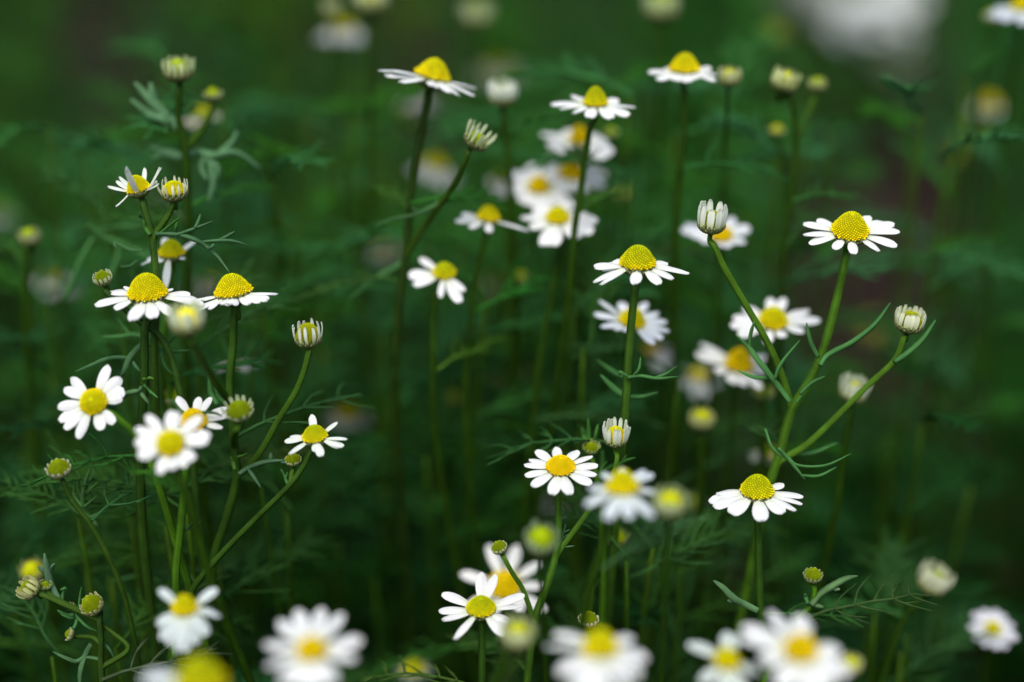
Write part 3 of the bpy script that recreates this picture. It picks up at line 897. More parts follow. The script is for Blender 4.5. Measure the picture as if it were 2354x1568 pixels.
plant('small narrow-petalled chamomile on a slanting stem, tiny green bud below its petals',
      [fl(*zP12(940, 690), -1, 29, lean=-6, tilt=2, h=0.95, z=zP12, W=7.6, rad=76, e=-4, bend=-14, dc='g', cw=(0.82, 0.87, 0.82),
          tips=[(790, 245, 22, 1.05), (1345, 385, 14, .9), (1615, 695, 4, .75), (1550, 840, -8), (1460, 875, -14, .9), (1130, 1025, -10, 1.1), (1000, 940, -14, 1.0), (455, 990, -8, 1.1), (310, 760, -2, 1.1), (410, 670, 2, .9)]),
       knob(673, 1056, 0, 17, tilt=6, n=15, len=0.3, cw=(0.62, 0.68, 0.34), dc='b')],
      main=[(716, 1035), (698, 1070), (668, 1112), (610, 1170), (540, 1240), (480, 1305), (440, 1360)],
      branches=[(1, [(672, 1082), (669, 1100), (667, 1113)])],
      leaves=[(0, [[(660, 1112), (655, 1095), (645, 1078)], [(664, 1113), (672, 1108), (684, 1100)], [(658, 1105), (660, 1085)]], 0.7)],
      autoleaf=1, rs=0.85, sc=(0.030, 0.075, 0.008))
plant('chamomile turned to face the viewer, gaps between its white petals, at the far left',
      [fl(*zP7(862, 835), -4, 31, tilt=48, lean=0, h=0.75, z=zP7, W=10.5, rad=86, e=0, bend=-10, dc='y', open=0.1, pw=2.6,
          tips=[(340, 345), (230, 545), (1085, 80), (1385, 345, None, 1.2), (1470, 600, None, 1.3), (1440, 760), (1310, 1260), (1070, 1390, None, 1.1), (600, 1560), (320, 1370), (175, 1200), (135, 940)])],
      main=[(258, 952), (300, 985), (322, 1015), (345, 1060)], autoleaf=1)
plant('blurred white chamomile facing the viewer, overlapping the lower petals of another flower',
      [fl(*zP9(785, 950), -13, 31, tilt=40, lean=4, h=0.75, z=zP9, W=11.5, rad=92, e=0, bend=-10, dc='y',
          tips=[(130, 660), (310, 430), (720, 365), (840, 380), (1265, 460), (1465, 790, None, 1.1), (1440, 900), (1240, 1210), (1090, 1340), (860, 1390), (625, 1460), (240, 1160, None, 1.2), (150, 930, None, 1.2)])],
      main=[(405, 1085), (430, 1140)], autoleaf=1)
plant('chamomile with orange-yellow dome and splayed petals, half covered by the flower before it',
      [fl(*zP9(1190, 560), -4, 31, tilt=20, lean=4, h=1.05, z=zP9, W=9, rad=88, e=0, bend=-14, dc='o',
          tips=[(830, 105, 10), (1210, 120, 12), (1420, 120, 10), (1740, 300, 2), (1830, 420, 0, 1.1), (1710, 650, -6), (1480, 860, -6), (900, 760), (1150, 900)])],
      main=[(440, 1030), (428, 1080), (420, 1160), (412, 1240), (405, 1300)],
      leaves=[(-4, [[(395, 920), (410, 940), (430, 952)], [(430, 950), (460, 948), (495, 950), (512, 958)]], .9, (0.035, 0.08, 0.03)),
              (0, [[(424, 1215), (400, 1210), (385, 1195)], [(424, 1218), (445, 1212), (462, 1198)], [(430, 1215), (440, 1205), (450, 1190)]], 0.8)],
      autoleaf=1)
plant('yellow-green bud blurred behind the two overlapping left flowers',
      [bud(397, 912, 9, 20, tilt=14, n=12, len=0.6, W=4, dc='b', cw=(0.5, 0.55, 0.3))], main=[(405, 940), (425, 985)], autoleaf=1, name='chamomile_bud')
plant('tiny green bud with curled pale petal stubs, left of the tall yellow cone',
      [knob(236, 640, 0, 19, tilt=10, lean=-12, n=13, len=0.75, W=3.6, bend=55, cw=(0.60, 0.68, 0.42), dc='b')],
      main=[(243, 668), (290, 712), (330, 745), (360, 765), (385, 800), (400, 840), (412, 890)], autoleaf=1, rs=0.95, name='chamomile_bud', sc=(0.022, 0.060, 0.01))
plant('chamomile with a few drooping petals and a dull yellow dome behind crossing thread leaves',
      [fl(394, 582, 6, 29, tilt=0, h=1.1, W=9, rad=68, e=-22, bend=-14, dc='g', cw=(0.72, 0.78, 0.75),
          tips=[(327, 606, -18), (338, 596, -16), (367, 600, -28), (387, 634, -48), (440, 545, 22), (366, 540, 30), (428, 594, -20)])],
      main=[(392, 630), (385, 700), (376, 790), (385, 850)], autoleaf=1, rs=1.0)
plant('branching chamomile with a thin-petalled flower tipped left and a half-open bud touching it',
      [fl(*zB1(845, 600), 0, 27, lean=-13, tilt=0, h=1.2, z=zB1, W=4.6, rad=68, e=32, bend=10, dc='y', pw=2.4, frac=0.7, cw=(0.80, 0.85, 0.78), open=0.1,
          tips=[(165, 500, 20), (345, 395, 38), (400, 305, 45), (485, 365, 40), (640, 300, 72, 1.0), (740, 345, 76, .9), (885, 145, 40, 1.1), (1075, 345, 66, 1.2), (1265, 135, 45, 1.2), (1320, 155, 42), (1275, 435, 28), (1310, 500, 16, 1.3), (355, 925, -30, 1.3)]),
       bud(400, 440, 0, 28, n=14, len=1.15, W=3.3, e=80, bend=50, cw=(0.80, 0.84, 0.66), h=0.85, dc='y', ej=16, rollk=2)],
      main=[(328, 465), (340, 505), (350, 545), (355, 590), (358, 640), (360, 700), (356, 780)],
      branches=[(1, [(398, 468), (390, 490), (374, 515), (362, 532), (353, 552)])],
      leaves=[(0, [[(356, 538), (390, 538), (417, 541), (450, 552), (473, 566), (500, 590), (527, 626)], [(460, 557), (500, 553), (535, 554), (570, 564)], [(503, 553), (522, 543), (540, 532)], [(480, 572), (488, 566), (492, 560)], [(405, 540), (440, 528), (491, 508)], [(448, 524), (456, 508), (461, 492)]], 1.15, (0.06, 0.12, 0.075)),
              (0, [[(345, 540), (335, 525), (330, 508)], [(360, 542), (385, 522), (413, 500)], [(402, 536), (404, 522), (407, 510)]], 0.9, C_LEAF_G),
              (2, [[(340, 505), (325, 500), (320, 495), (328, 484)], [(340, 506), (346, 500)]], 0.6),
              (4, [[(330, 575), (300, 575), (263, 558)], [(315, 600), (298, 612), (275, 613)], [(262, 560), (266, 570)]], 0.8, (0.035, 0.07, 0.04)),
              (14, [[(345, 590), (290, 565), (240, 545), (205, 518)], [(275, 560), (268, 600), (250, 640)], [(225, 530), (280, 520), (330, 525)], [(215, 545), (190, 590), (160, 665), (148, 690)], [(205, 560), (180, 610), (170, 660)]], 1.5)],
      autoleaf=1, rs=1.0, name='chamomile_plant', cat='plant', sc=(0.030, 0.075, 0.010))
plant('leafy chamomile with half-open bud on top, small yellow bud beside a wilted head',
      [bud(410, 163, 9, 30, n=14, len=1.15, W=5.5, e=84, bend=32, cw=(0.66, 0.74, 0.42), h=0.9, dc='b'),
       knob(489, 218, 14, 18, n=12, len=0.5, dc='b'),
       fl(462, 262, 26, 24, tilt=0, h=0.7, W=7, rad=48, n=12, e=-25, ej=22, dc='g', cw=(0.60, 0.60, 0.46))],
      main=[(412, 205), (412, 280), (425, 330), (430, 420), (432, 520), (430, 640), (428, 800)],
      branches=[(1, [(492, 245), (470, 290), (432, 345)]), (2, [(462, 290), (448, 330), (430, 370)])],
      leaves=[(11, [[(412, 295), (385, 270), (350, 235), (310, 190)], [(380, 268), (345, 262), (300, 228)], [(360, 245), (350, 215), (345, 190)], [(395, 285), (375, 275), (330, 262)]], 2.4, (0.14, 0.27, 0.15)),
              (12, [[(428, 362), (455, 350), (490, 358), (540, 350), (600, 388)], [(470, 362), (462, 385), (478, 415)], [(475, 365), (500, 385), (500, 412)], [(480, 362), (490, 420), (478, 470)], [(428, 362), (400, 360), (345, 335)], [(420, 360), (385, 350), (350, 365)], [(500, 355), (535, 325), (545, 300)]], 2.0, (0.12, 0.24, 0.14))],
      autoleaf=3, rs=1.15, name='chamomile_plant', cat='plant')
plant('round yellow-green bud on thin dark stem at left edge, above a ferny leaf',
      [knob(135, 1077, -3, 24, tilt=14, n=12, len=0.5, W=3.6, cw=(0.80, 0.82, 0.62), dc='b')],
      main=[(145, 1105), (160, 1140), (180, 1170), (205, 1200)],
      leaves=[(3, [[(222, 1206), (200, 1180), (190, 1150), (195, 1110), (210, 1070)], [(192, 1150), (180, 1125), (182, 1095)], [(194, 1125), (215, 1090)], [(193, 1140), (225, 1108)], [(193, 1165), (222, 1142)], [(205, 1190), (240, 1175)], [(190, 1165), (172, 1140), (170, 1115)], [(205, 1192), (170, 1170), (152, 1150)], [(214, 1202), (225, 1208)]], 1.0, (0.05, 0.12, 0.03))],
      autoleaf=1, rs=0.7, name='chamomile_bud', sc=(0.02, 0.05, 0.006))
plant('sprawling chamomile branch covered in yellow-green buds, in the dark lower left corner',
      [bud(*zQ(1680, 960), -1, 23, tilt=24, lean=-20, n=14, len=0.62, W=3.6, cw=(0.66, 0.66, 0.34), h=1.15, dc='b', e=74, bend=20, fl=260),
       bud(*zQ(440, 650), -1, 22, tilt=10, lean=-40, n=13, len=1.25, W=4.6, cw=(0.66, 0.68, 0.32), dc='b', h=1.0),
       bud(*zQ(490, 290), 12, 26, tilt=20, lean=0, n=13, len=0.8, W=4.2, cw=(0.6, 0.62, 0.3), dc='yb', h=0.95),
       knob(105, 1346, 0, 11, tilt=10, n=12, len=1.2, W=3.4, bend=80, cw=(0.45, 0.55, 0.22), dc='b'),
       knob(161, 1458, 1, 12, lean=-60, tilt=10, n=12, len=0.7, dc='b', cw=(0.5, 0.55, 0.3)),
       knob(163, 1395, 1, 7, tilt=20, n=9, len=1.0, W=2.6, bend=60, cw=(0.4, 0.48, 0.2), dc='b')],
      main=[(228, 1425), (232, 1460), (232, 1520), (236, 1580)],
      branches=[(None, [(90, 1365), (118, 1375), (150, 1392), (185, 1408), (230, 1432), (236, 1470)]), (None, [(225, 1430), (260, 1455), (295, 1490), (310, 1530)]),
                (1, [(92, 1366), (110, 1373)]), (3, [(110, 1360), (122, 1372), (140, 1388)]), (4, [(185, 1463), (215, 1466), (232, 1480)])],
      leaves=[(0, [[(135, 1378), (118, 1345), (108, 1310), (102, 1272)], [(113, 1320), (118, 1305), (126, 1296)], [(112, 1322), (98, 1310), (87, 1302)]], 1.5, (0.10, 0.15, 0.12)),
              (0, [[(170, 1412), (155, 1415), (132, 1402)], [(175, 1412), (165, 1420), (140, 1412)], [(172, 1405), (180, 1420), (200, 1440), (225, 1452)], [(178, 1420), (172, 1440), (165, 1445)]], 1.1),
              (1, [[(210, 1480), (195, 1510), (185, 1545), (183, 1580)], [(196, 1508), (175, 1520), (150, 1512), (122, 1498)], [(198, 1510), (225, 1515), (250, 1526)], [(220, 1475), (245, 1485), (265, 1515)]], 1.2, (0.07, 0.12, 0.07)),
              (0, [[(140, 1390), (145, 1365), (150, 1352), (138, 1356)], [(180, 1400), (184, 1370), (187, 1350)]], 0.8)],
      autoleaf=2, rs=0.85, name='chamomile_plant', cat='plant', sc=(0.018, 0.045, 0.008))

# ---- blurred front flowers along the bottom edge
plant('large blurred front chamomile with flat full petals and small yellow eye at bottom edge',
      [fl(717, 1495, -29, 33, tilt=10, h=1.1, W=14, rad=118, e=-3, bend=-10, dc='o', pw=2.2,
          tips=[(600, 1482), (612, 1522), (655, 1550), (720, 1562), (782, 1548), (822, 1508), (828, 1472), (775, 1425), (722, 1406), (662, 1418), (622, 1440), (690, 1556), (752, 1558)])], autoleaf=1)
plant('blurred chamomile with all petals hanging down like a skirt, bottom left',
      [fl(424, 1398, -15, 28, tilt=4, h=1.25, W=12, rad=90, e=-50, bend=-40, dc='y', cw=(0.72, 0.80, 0.78),
          tips=[(372, 1462, -40), (392, 1474, -45), (415, 1480, -45), (440, 1482, -45), (462, 1472, -45), (482, 1455, -40), (358, 1352, 28, .8), (496, 1352, 28, .9), (510, 1412, -10, .9), (365, 1430, -20)])], autoleaf=1)
plant('very blurred chamomile cut by the bottom edge, showing a big yellow-green dome',
      [fl(460, 1572, -36, 54, tilt=0, h=1.3, W=16, rad=150, e=-8, dc='g', cw=(0.74, 0.80, 0.80), tips=[(305, 1562), (335, 1590), (370, 1612), (430, 1640), (590, 1630)])], autoleaf=0)
plant('large blurred front chamomile with drooping wide petals under a green knob bud',
      [fl(1378, 1488, -28, 39, tilt=0, h=1.15, W=14.5, rad=126, e=-12, bend=-20, dc='y',
          tips=[(1252, 1488), (1278, 1532), (1305, 1560), (1338, 1580), (1384, 1585), (1440, 1560), (1490, 1508), (1462, 1472), (1275, 1468), (1470, 1535)])], autoleaf=1)
plant('largest orange-eyed blurred front chamomile in the bottom right pair',
      [fl(1838, 1496, -30, 36, tilt=8, h=1.35, W=19, rad=126, e=-6, bend=-16, dc='o',
          tips=[(1722, 1452), (1742, 1510), (1778, 1560), (1798, 1425), (1872, 1432), (1890, 1560), (1945, 1535), (1935, 1492), (1840, 1580), (1700, 1470)])], autoleaf=1)
plant('blurred front chamomile with dull yellow eye, left one of the bottom right pair',
      [fl(1670, 1518, -25, 29, tilt=8, h=1.2, W=13, rad=92, e=-14, bend=-20, dc='y', cw=(0.74, 0.82, 0.78),
          tips=[(1590, 1490), (1605, 1560), (1648, 1590), (1705, 1590), (1692, 1445), (1738, 1452), (1745, 1540)])], autoleaf=1)
plant('blurred yellow-green bud touching the right petals of the bottom right pair',
      [bud(1955, 1530, -18, 23, n=13, len=1.1, dc='yb', cw=(0.66, 0.68, 0.32))], autoleaf=1, name='chamomile_bud')
plant('round pale yellow-green bud blurred beside the sharp flower with two upright petals',
      [bud(1190, 1462, -19, 33, n=15, len=1.35, W=8, bend=55, dc='yb', cw=(0.62, 0.68, 0.36), tilt=6)],
      main=[(1170, 1500), (1148, 1545), (1130, 1590)], autoleaf=1, name='chamomile_bud')
plant('blurred green bud with pale petals, crossed by the thin stem of the flat round flower',
      [bud(1243, 1240, -16, 33, n=14, len=1.0, W=7, bend=50, tilt=30, dc='b', cw=(0.55, 0.68, 0.44))], autoleaf=1, name='chamomile_bud')
plant('small green bud slightly blurred right of the branching stem at lower centre',
      [knob(1416, 1236, 9, 24, n=12, tilt=4, len=0.7, dc='b', cw=(0.46, 0.56, 0.2))], autoleaf=1, name='chamomile_bud')
plant('blurred chamomile with lemon dome crowding the flat round flower from the right',
      [fl(1430, 1120, -17, 36, tilt=-3, h=1.15, W=13, rad=100, e=-6, bend=-14, dc='y', cw=(0.76, 0.83, 0.84),
          tips=[(1340, 1150), (1352, 1118), (1385, 1180), (1440, 1188), (1495, 1175), (1528, 1130), (1535, 1085), (1498, 1078), (1448, 1066), (1395, 1090)])],
      main=[(1400, 1190), (1385, 1260), (1355, 1350)], autoleaf=2)
plant('pale blurred chamomile fragment showing under the flat round flower',
      [fl(1290, 1142, 30, 24, tilt=0, h=0.8, W=11, rad=62, n=11, e=-18, dc='yb', cw=(0.45, 0.52, 0.46))], autoleaf=1)
plant('blurred yellow-green bud right of the lemon-domed flower',
      [bud(1540, 1158, -19, 33, n=14, len=1.1, W=7, bend=50, dc='yb', cw=(0.60, 0.68, 0.40), tilt=12)], autoleaf=1, name='chamomile_bud')
plant('faint pale bud blurred between the lemon-domed flower and the green-coned one',
      [bud(1592, 1162, 28, 22, n=12, len=1.0, W=6, bend=45, dc='b', cw=(0.50, 0.56, 0.42))], autoleaf=1, name='chamomile_bud')
plant('dim yellow chamomile with stubby petals deep in shade at the bottom, left of centre',
      [fl(950, 1538, 22, 25, tilt=0, h=0.9, W=6, rad=46, n=9, e=-10, dc='g', cw=(0.38, 0.48, 0.38))], autoleaf=1)
# ---- right side
plant('small white chamomile with purple-grey tinge near the lower right corner',
      [fl(2282, 1444, 19, 17, tilt=32, h=0.8, W=9, rad=56, n=11, e=0, dc='y', cw=(0.72, 0.74, 0.78), jit=0.3)], autoleaf=1)
plant('closed pale striped bud tilted right, alone over dark shade at lower right',
      [bud(2143, 1340, 13, 31, n=13, len=1.5, W=9, bend=62, lean=16, dc='b', cw=(0.62, 0.66, 0.46))],
      main=[(2118, 1372), (2085, 1410), (2065, 1450)], autoleaf=2, name='chamomile_bud')
plant('pale half-open bud behind the long right-hand branch',
      [bud(1960, 903, 10, 28, n=13, len=1.5, W=6.5, bend=18, lean=10, dc='yb', cw=(0.70, 0.76, 0.58))], main=[(1955, 940), (1945, 1000)], autoleaf=1, name='chamomile_bud')
plant('yellow-green blurred bud on a short stem, left of the branching right plant',
      [bud(1612, 966, 16, 26, n=13, len=1.0, W=6, bend=45, dc='yb', cw=(0.58, 0.62, 0.26))], main=[(1612, 1000), (1612, 1050)], autoleaf=1, name='chamomile_bud')
plant('small yellow-green bud below the white flower behind the right plant',
      [knob(1755, 903, 18, 20, n=12, dc='b', len=0.8, cw=(0.5, 0.56, 0.25))], main=[(1756, 930), (1758, 1010)], autoleaf=1, name='chamomile_bud')
plant('blurred chamomile with many petals, crossed by the stem of the tall single flower',
      [fl(1452, 737, 10, 29, tilt=13, lean=12, h=1.15, W=9.5, rad=92, e=-2, bend=-8, dc='y', cw=(0.78, 0.83, 0.86),
          tips=[(1377, 686, 14, .6), (1364, 718), (1377, 749), (1408, 754), (1438, 762), (1500, 789), (1524, 776), (1541, 758), (1538, 736), (1518, 714), (1494, 690), (1430, 690)])], autoleaf=2)
plant('blurred white chamomile behind the curved stem of the right-hand bud',
      [fl(1776, 737, 11, 32, tilt=16, h=1.1, W=11, rad=104, e=-2, bend=-8, dc='y',
          tips=[(1782, 680, 6), (1815, 680, 6), (1866, 708), (1889, 732), (1845, 760), (1795, 773), (1752, 789), (1690, 768), (1676, 745), (1686, 725), (1716, 702)])], autoleaf=2)
plant('blurred chamomile with a strongly orange-yellow dome, lowest of the three behind the right plant',
      [fl(1697, 838, 16, 31, tilt=10, lean=4, h=1.35, W=12, rad=96, e=-8, bend=-10, dc='o',
          tips=[(1618, 785, 6, 1.1), (1602, 808, 2, 1.2), (1640, 850), (1672, 876), (1702, 884), (1742, 890), (1768, 815, 0), (1768, 850)])], autoleaf=2)
plant('blurred chamomile with orange eye and one white patch, right of the tall single stem',
      [fl(1488, 806, 30, 21, tilt=0, h=1.0, W=13, rad=66, e=-5, dc='o', cw=(0.74, 0.76, 0.80), tips=[(1548, 798), (1545, 825), (1522, 848), (1440, 790)])], autoleaf=1)
plant('dim grey-white chamomile with small yellow eye, left of the orange-yellow dome',
      [fl(1605, 862, 27, 20, tilt=8, h=0.9, W=11, rad=56, e=-12, dc='y', cw=(0.52, 0.57, 0.56), tips=[(1562, 885), (1588, 912), (1625, 914), (1655, 885), (1565, 842), (1640, 835)])], autoleaf=1)
plant('white chamomile mostly hidden behind the crown bud at the top of the right plant',
      [fl(1657, 540, 15, 26, tilt=16, h=0.9, W=12, rad=84, e=0, bend=-6, dc='o', cw=(0.78, 0.82, 0.84),
          tips=[(1578, 508), (1590, 540), (1692, 493, 8), (1728, 518), (1712, 555), (1655, 566), (1608, 552), (1566, 522), (1680, 562)])], autoleaf=2)
plant('pale chamomile scrap low behind the thick right stem',
      [fl(1762, 1040, 22, 18, tilt=0, h=0.9, W=8, rad=44, e=-10, n=8, dc='y', cw=(0.55, 0.62, 0.52), gaps=[(30, 130)])], autoleaf=1)
plant('faint yellowish bud blurred over the bare soil right of the branching plant',
      [knob(2012, 755, 75, 24, n=10, dc='yb', len=0.8, cw=(0.42, 0.42, 0.2))], autoleaf=0, name='chamomile_bud')
# ---- upper middle cluster
plant('branching chamomile with a tilted flower seen from its edge and a side bud curving right',
      [fl(994, 176, 9, 40, tilt=-8, lean=14, h=1.02, W=12, rad=112, e=-6, bend=-10, dc='y', pw=2.0,
          tips=[(878, 172, 0), (892, 184, -4), (928, 202, -8), (1000, 206, -12), (1096, 196, 0), (1094, 222, -6), (1060, 228, -10), (1040, 222, -10), (905, 172, 4)]),
       bud(1095, 322, 5, 27, tilt=0, lean=34, n=15, len=1.5, W=4.0, e=76, bend=14, cw=(0.56, 0.64, 0.40), h=0.62, dc='b', fl=0)],
      main=[(984, 222), (966, 320), (950, 420), (940, 510), (932, 600), (918, 700)],
      branches=[(1, [(1076, 352), (1048, 415), (1005, 478), (962, 540), (935, 590)])],
      leaves=[(8, [[(1050, 420), (1010, 465), (960, 492), (900, 505), (860, 520)], [(960, 492), (945, 475)]], 1.0, (0.03, 0.06, 0.03)),
              (14, [[(932, 600), (900, 620), (850, 650), (800, 690)]], 1.3)],
      autoleaf=3, rs=1.25, name='chamomile_plant', cat='plant', sc=(0.035, 0.085, 0.010))
plant('chamomile with a tall pointed olive cone and drooping petals, highest of the upper centre cluster',
      [fl(1368, 237, 8, 28, tilt=0, h=1.38, W=11.5, rad=98, e=-10, bend=-12, dc='g', pw=2.0,
          tips=[(1265, 230, -4), (1285, 248, -8), (1318, 206, 4), (1314, 262, -12), (1351, 276, -14), (1402, 278, -14), (1444, 268, -10), (1461, 244, -4), (1424, 220, 2)])],
      main=[(1358, 290), (1345, 370), (1335, 440), (1322, 520)], autoleaf=2)
plant('chamomile with orange dome just under the pointed olive cone',
      [fl(1330, 322, 19, 23, tilt=4, h=1.5, W=17, rad=92, e=-4, dc='o',
          tips=[(1243, 298, 4), (1256, 332), (1300, 290, 10), (1398, 322), (1404, 358), (1385, 372), (1275, 350), (1372, 300, 6)])], autoleaf=1)
plant('chamomile with amber dome behind a thin stem, second from top of the cluster',
      [fl(1312, 400, 21, 29, tilt=8, lean=8, h=1.3, W=18, rad=98, e=-8, dc='o',
          tips=[(1396, 385), (1392, 422), (1352, 440), (1262, 350, 10), (1256, 415), (1282, 442), (1380, 350, 8), (1320, 445)])], autoleaf=1)
plant('broad white chamomile with square-looking golden eye in the upper centre cluster',
      [fl(1238, 430, 19, 25, tilt=18, lean=2, h=1.15, W=17, rad=98, e=-2, dc='o',
          tips=[(1218, 364), (1176, 384), (1170, 430), (1198, 468), (1265, 480), (1322, 476), (1328, 432), (1288, 372), (1240, 482)])], autoleaf=1)
plant('white chamomile whose forked petals hang lowest in the upper centre cluster',
      [fl(1281, 500, 13, 27, tilt=14, h=1.0, W=15, rad=96, e=-4, bend=-8, dc='y',
          tips=[(1197, 494), (1215, 522), (1246, 568, -8), (1268, 568, -8), (1330, 548), (1362, 534), (1374, 502), (1350, 484), (1228, 468), (1300, 458)])],
      main=[(1290, 560), (1275, 640), (1260, 720), (1240, 830)], autoleaf=2)
plant('chamomile with few petals, one long petal reaching right, left end of upper cluster',
      [fl(1122, 500, 12, 26, tilt=0, lean=6, h=1.1, W=9, rad=88, e=-6, bend=-8, dc='y',
          tips=[(1046, 508, 0, 1.2), (1060, 488, 2, 1.2), (1125, 536, -14), (1215, 530, 0, .9), (1080, 525, -8)])],
      main=[(1116, 545), (1095, 640), (1080, 760)], autoleaf=2)
plant('small pale bloom peeking out left of the square golden eye',
      [fl(1148, 412, 30, 16, tilt=0, h=1.0, W=11, rad=52, e=-18, dc='yb', tips=[(1128, 432), (1150, 452), (1168, 440), (1120, 412)])], autoleaf=1)
plant('lone chamomile with gaps in its petals and an olive dome, in the dark middle',
      [fl(1021, 627, 10, 26, tilt=14, lean=3, h=0.95, W=11, rad=84, e=-4, bend=-8, dc='g',
          tips=[(962, 588, 8, .8), (938, 630, -2, 1.2), (950, 655, -4, 1.1), (1060, 696, -10, 1.1), (1070, 668, -10, .6), (1014, 684, -20, .6)])],
      main=[(1005, 672), (996, 730), (996, 800)], autoleaf=2)
plant('upper right chamomile with golden dome and wide flat petals beside a small striped bud',
      [fl(1573, 159, 11, 33, tilt=0, h=1.12, W=11, rad=84, e=-8, bend=-8, dc='y', pw=2.0,
          tips=[(1488, 162, 0, 1.1), (1505, 187, -8), (1530, 150, 6), (1575, 195, -14), (1600, 184, -10), (1644, 172, -2, 1.1), (1640, 190, -10, .7), (1636, 150, 6), (1545, 190, -12)])],
      main=[(1573, 210), (1572, 290), (1566, 360)], autoleaf=2)
plant('small striped bud right of the upper right golden dome',
      [bud(1676, 180, 13, 23, n=13, len=1.2, W=5, bend=50, dc='yb', cw=(0.58, 0.62, 0.34))], autoleaf=2, name='chamomile_bud')
plant('leafy chamomile with two pale striped buds leaning right, upper right',
      [bud(1802, 190, 12, 28, n=14, len=1.2, W=5, bend=40, lean=16, dc='yb', cw=(0.60, 0.66, 0.32)), bud(1878, 195, 18, 18, n=11, len=0.9, W=4, dc='b', cw=(0.5, 0.56, 0.24))],
      main=[(1814, 222), (1828, 290), (1826, 380), (1815, 460)], branches=[(1, [(1872, 225), (1850, 280), (1828, 330)])], autoleaf=4, rs=1.0, name='chamomile_plant', cat='plant')
plant('closed white bud standing behind the tilted edge-on flower',
      [bud(1155, 222, 15, 28, n=14, len=1.55, W=8.5, bend=62, dc='yb', cw=(0.72, 0.78, 0.66))],
      main=[(1157, 262), (1164, 330), (1172, 420)], autoleaf=1, name='chamomile_bud')
plant('tiny bright yellow bud in the green shade under the two striped buds',
      [knob(1785, 300, 22, 14, dc='yb', n=9)], main=[(1790, 330), (1800, 400)], autoleaf=2, name='chamomile_bud')
plant('tiny yellow-green bud right of the orange dome in the upper cluster',
      [knob(1405, 305, 22, 13, dc='b', n=9)], autoleaf=1, name='chamomile_bud')
plant('small blurred green bud at mid-height right of the upper cluster',
      [knob(1430, 446, 28, 15, dc='b', n=9)], autoleaf=1, name='chamomile_bud')
# ---- faint far ones
plant('blurred white chamomile with greenish eye near the top edge, left of the tilted flower',
      [fl(785, 62, 44, 26, tilt=0, h=0.8, W=13, rad=70, e=-32, n=12, dc='g', cw=(0.62, 0.66, 0.66))], autoleaf=2)
plant('yellow-green bud blurred directly above the greenish-eyed white flower',
      [bud(763, 22, 34, 18, dc='b', cw=(0.5, 0.56, 0.3))], autoleaf=1, name='chamomile_bud')
plant('pale bud cut by the top edge, right of the greenish-eyed white flower',
      [bud(853, 4, 26, 36, n=14, len=1.1, W=7, dc='yb', cw=(0.58, 0.66, 0.38))], main=[(852, 40), (850, 140)], autoleaf=1, name='chamomile_bud')
plant('round pale green bud blurred near the top edge at centre',
      [bud(1096, 36, 38, 32, n=13, len=1.2, W=8, bend=55, dc='b', cw=(0.46, 0.56, 0.32))], autoleaf=1, name='chamomile_bud')
plant('striped pale green bud at the top edge above the upper right golden dome',
      [bud(1520, 20, 28, 36, n=14, len=1.1, W=7, bend=45, dc='b', cw=(0.50, 0.60, 0.34))], main=[(1520, 60), (1518, 160)], autoleaf=1, name='chamomile_bud')
plant('ghostly white chamomile far behind the closed white bud',
      [fl(1145, 158, 62, 26, tilt=10, h=0.6, W=15, rad=66, n=11, e=-20, dc='b', cw=(0.22, 0.26, 0.20))], autoleaf=1)
plant('hazy white bloom right behind the stem of the tilted edge-on flower',
      [fl(948, 222, 42, 22, tilt=0, h=0.7, W=12, rad=60, n=10, e=-20, dc='yb', cw=(0.46, 0.46, 0.44), gaps=[(120, 230)])], autoleaf=1)
plant('dim yellow-green bud under the tilted edge-on flower',
      [knob(940, 288, 44, 20, dc='b', n=10)], autoleaf=1, name='chamomile_bud')
plant('blurred chamomile with petals sagging to the right, behind the curving side bud',
      [fl(1002, 378, 36, 26, tilt=0, lean=12, h=0.9, W=11, rad=74, e=-35, n=12, dc='g', cw=(0.55, 0.60, 0.56))], autoleaf=2)
plant('soft white bloom patch left of the lone gappy flower',
      [fl(888, 572, 48, 18, tilt=0, h=0.7, W=12, rad=52, n=8, e=-18, dc='o', cw=(0.40, 0.45, 0.42))], autoleaf=1)
plant('blurred yellow-eyed chamomile in the shade right of the small narrow-petalled one',
      [fl(800, 948, 34, 26, tilt=0, lean=6, h=1.0, W=12, rad=62, n=10, e=-20, dc='y', cw=(0.42, 0.48, 0.40))], autoleaf=1)
plant('faint pair of greenish bud heads deep in the dark centre',
      [knob(1190, 868, 42, 24, dc='b', n=10, len=0.9), knob(1143, 868, 36, 15, dc='b', n=8)], main=[(1188, 910), (1180, 980)], branches=[(1, [(1150, 900), (1172, 940), (1182, 968)])], autoleaf=1, name='chamomile_plant', cat='plant')
plant('faint small greenish-yellow bud right of the lone gappy flower',
      [knob(1197, 637, 24, 15, dc='b', n=9)], autoleaf=1, name='chamomile_bud')
plant('dim yellow bloom between the gappy flower and the small greenish bud',
      [fl(1142, 655, 50, 22, h=0.8, W=9, rad=44, n=8, e=-15, dc='b', cw=(0.25, 0.32, 0.24))], autoleaf=1)
plant('faint brownish bud low in the dark centre', [knob(1042, 915, 30, 13, dc='b', n=8, cw=(0.3, 0.32, 0.16))], autoleaf=1, name='chamomile_bud')
plant('small faint yellow bud right of the half-open bud on the left plant', [knob(744, 826, 32, 17, dc='b', n=8)], autoleaf=1, name='chamomile_bud')
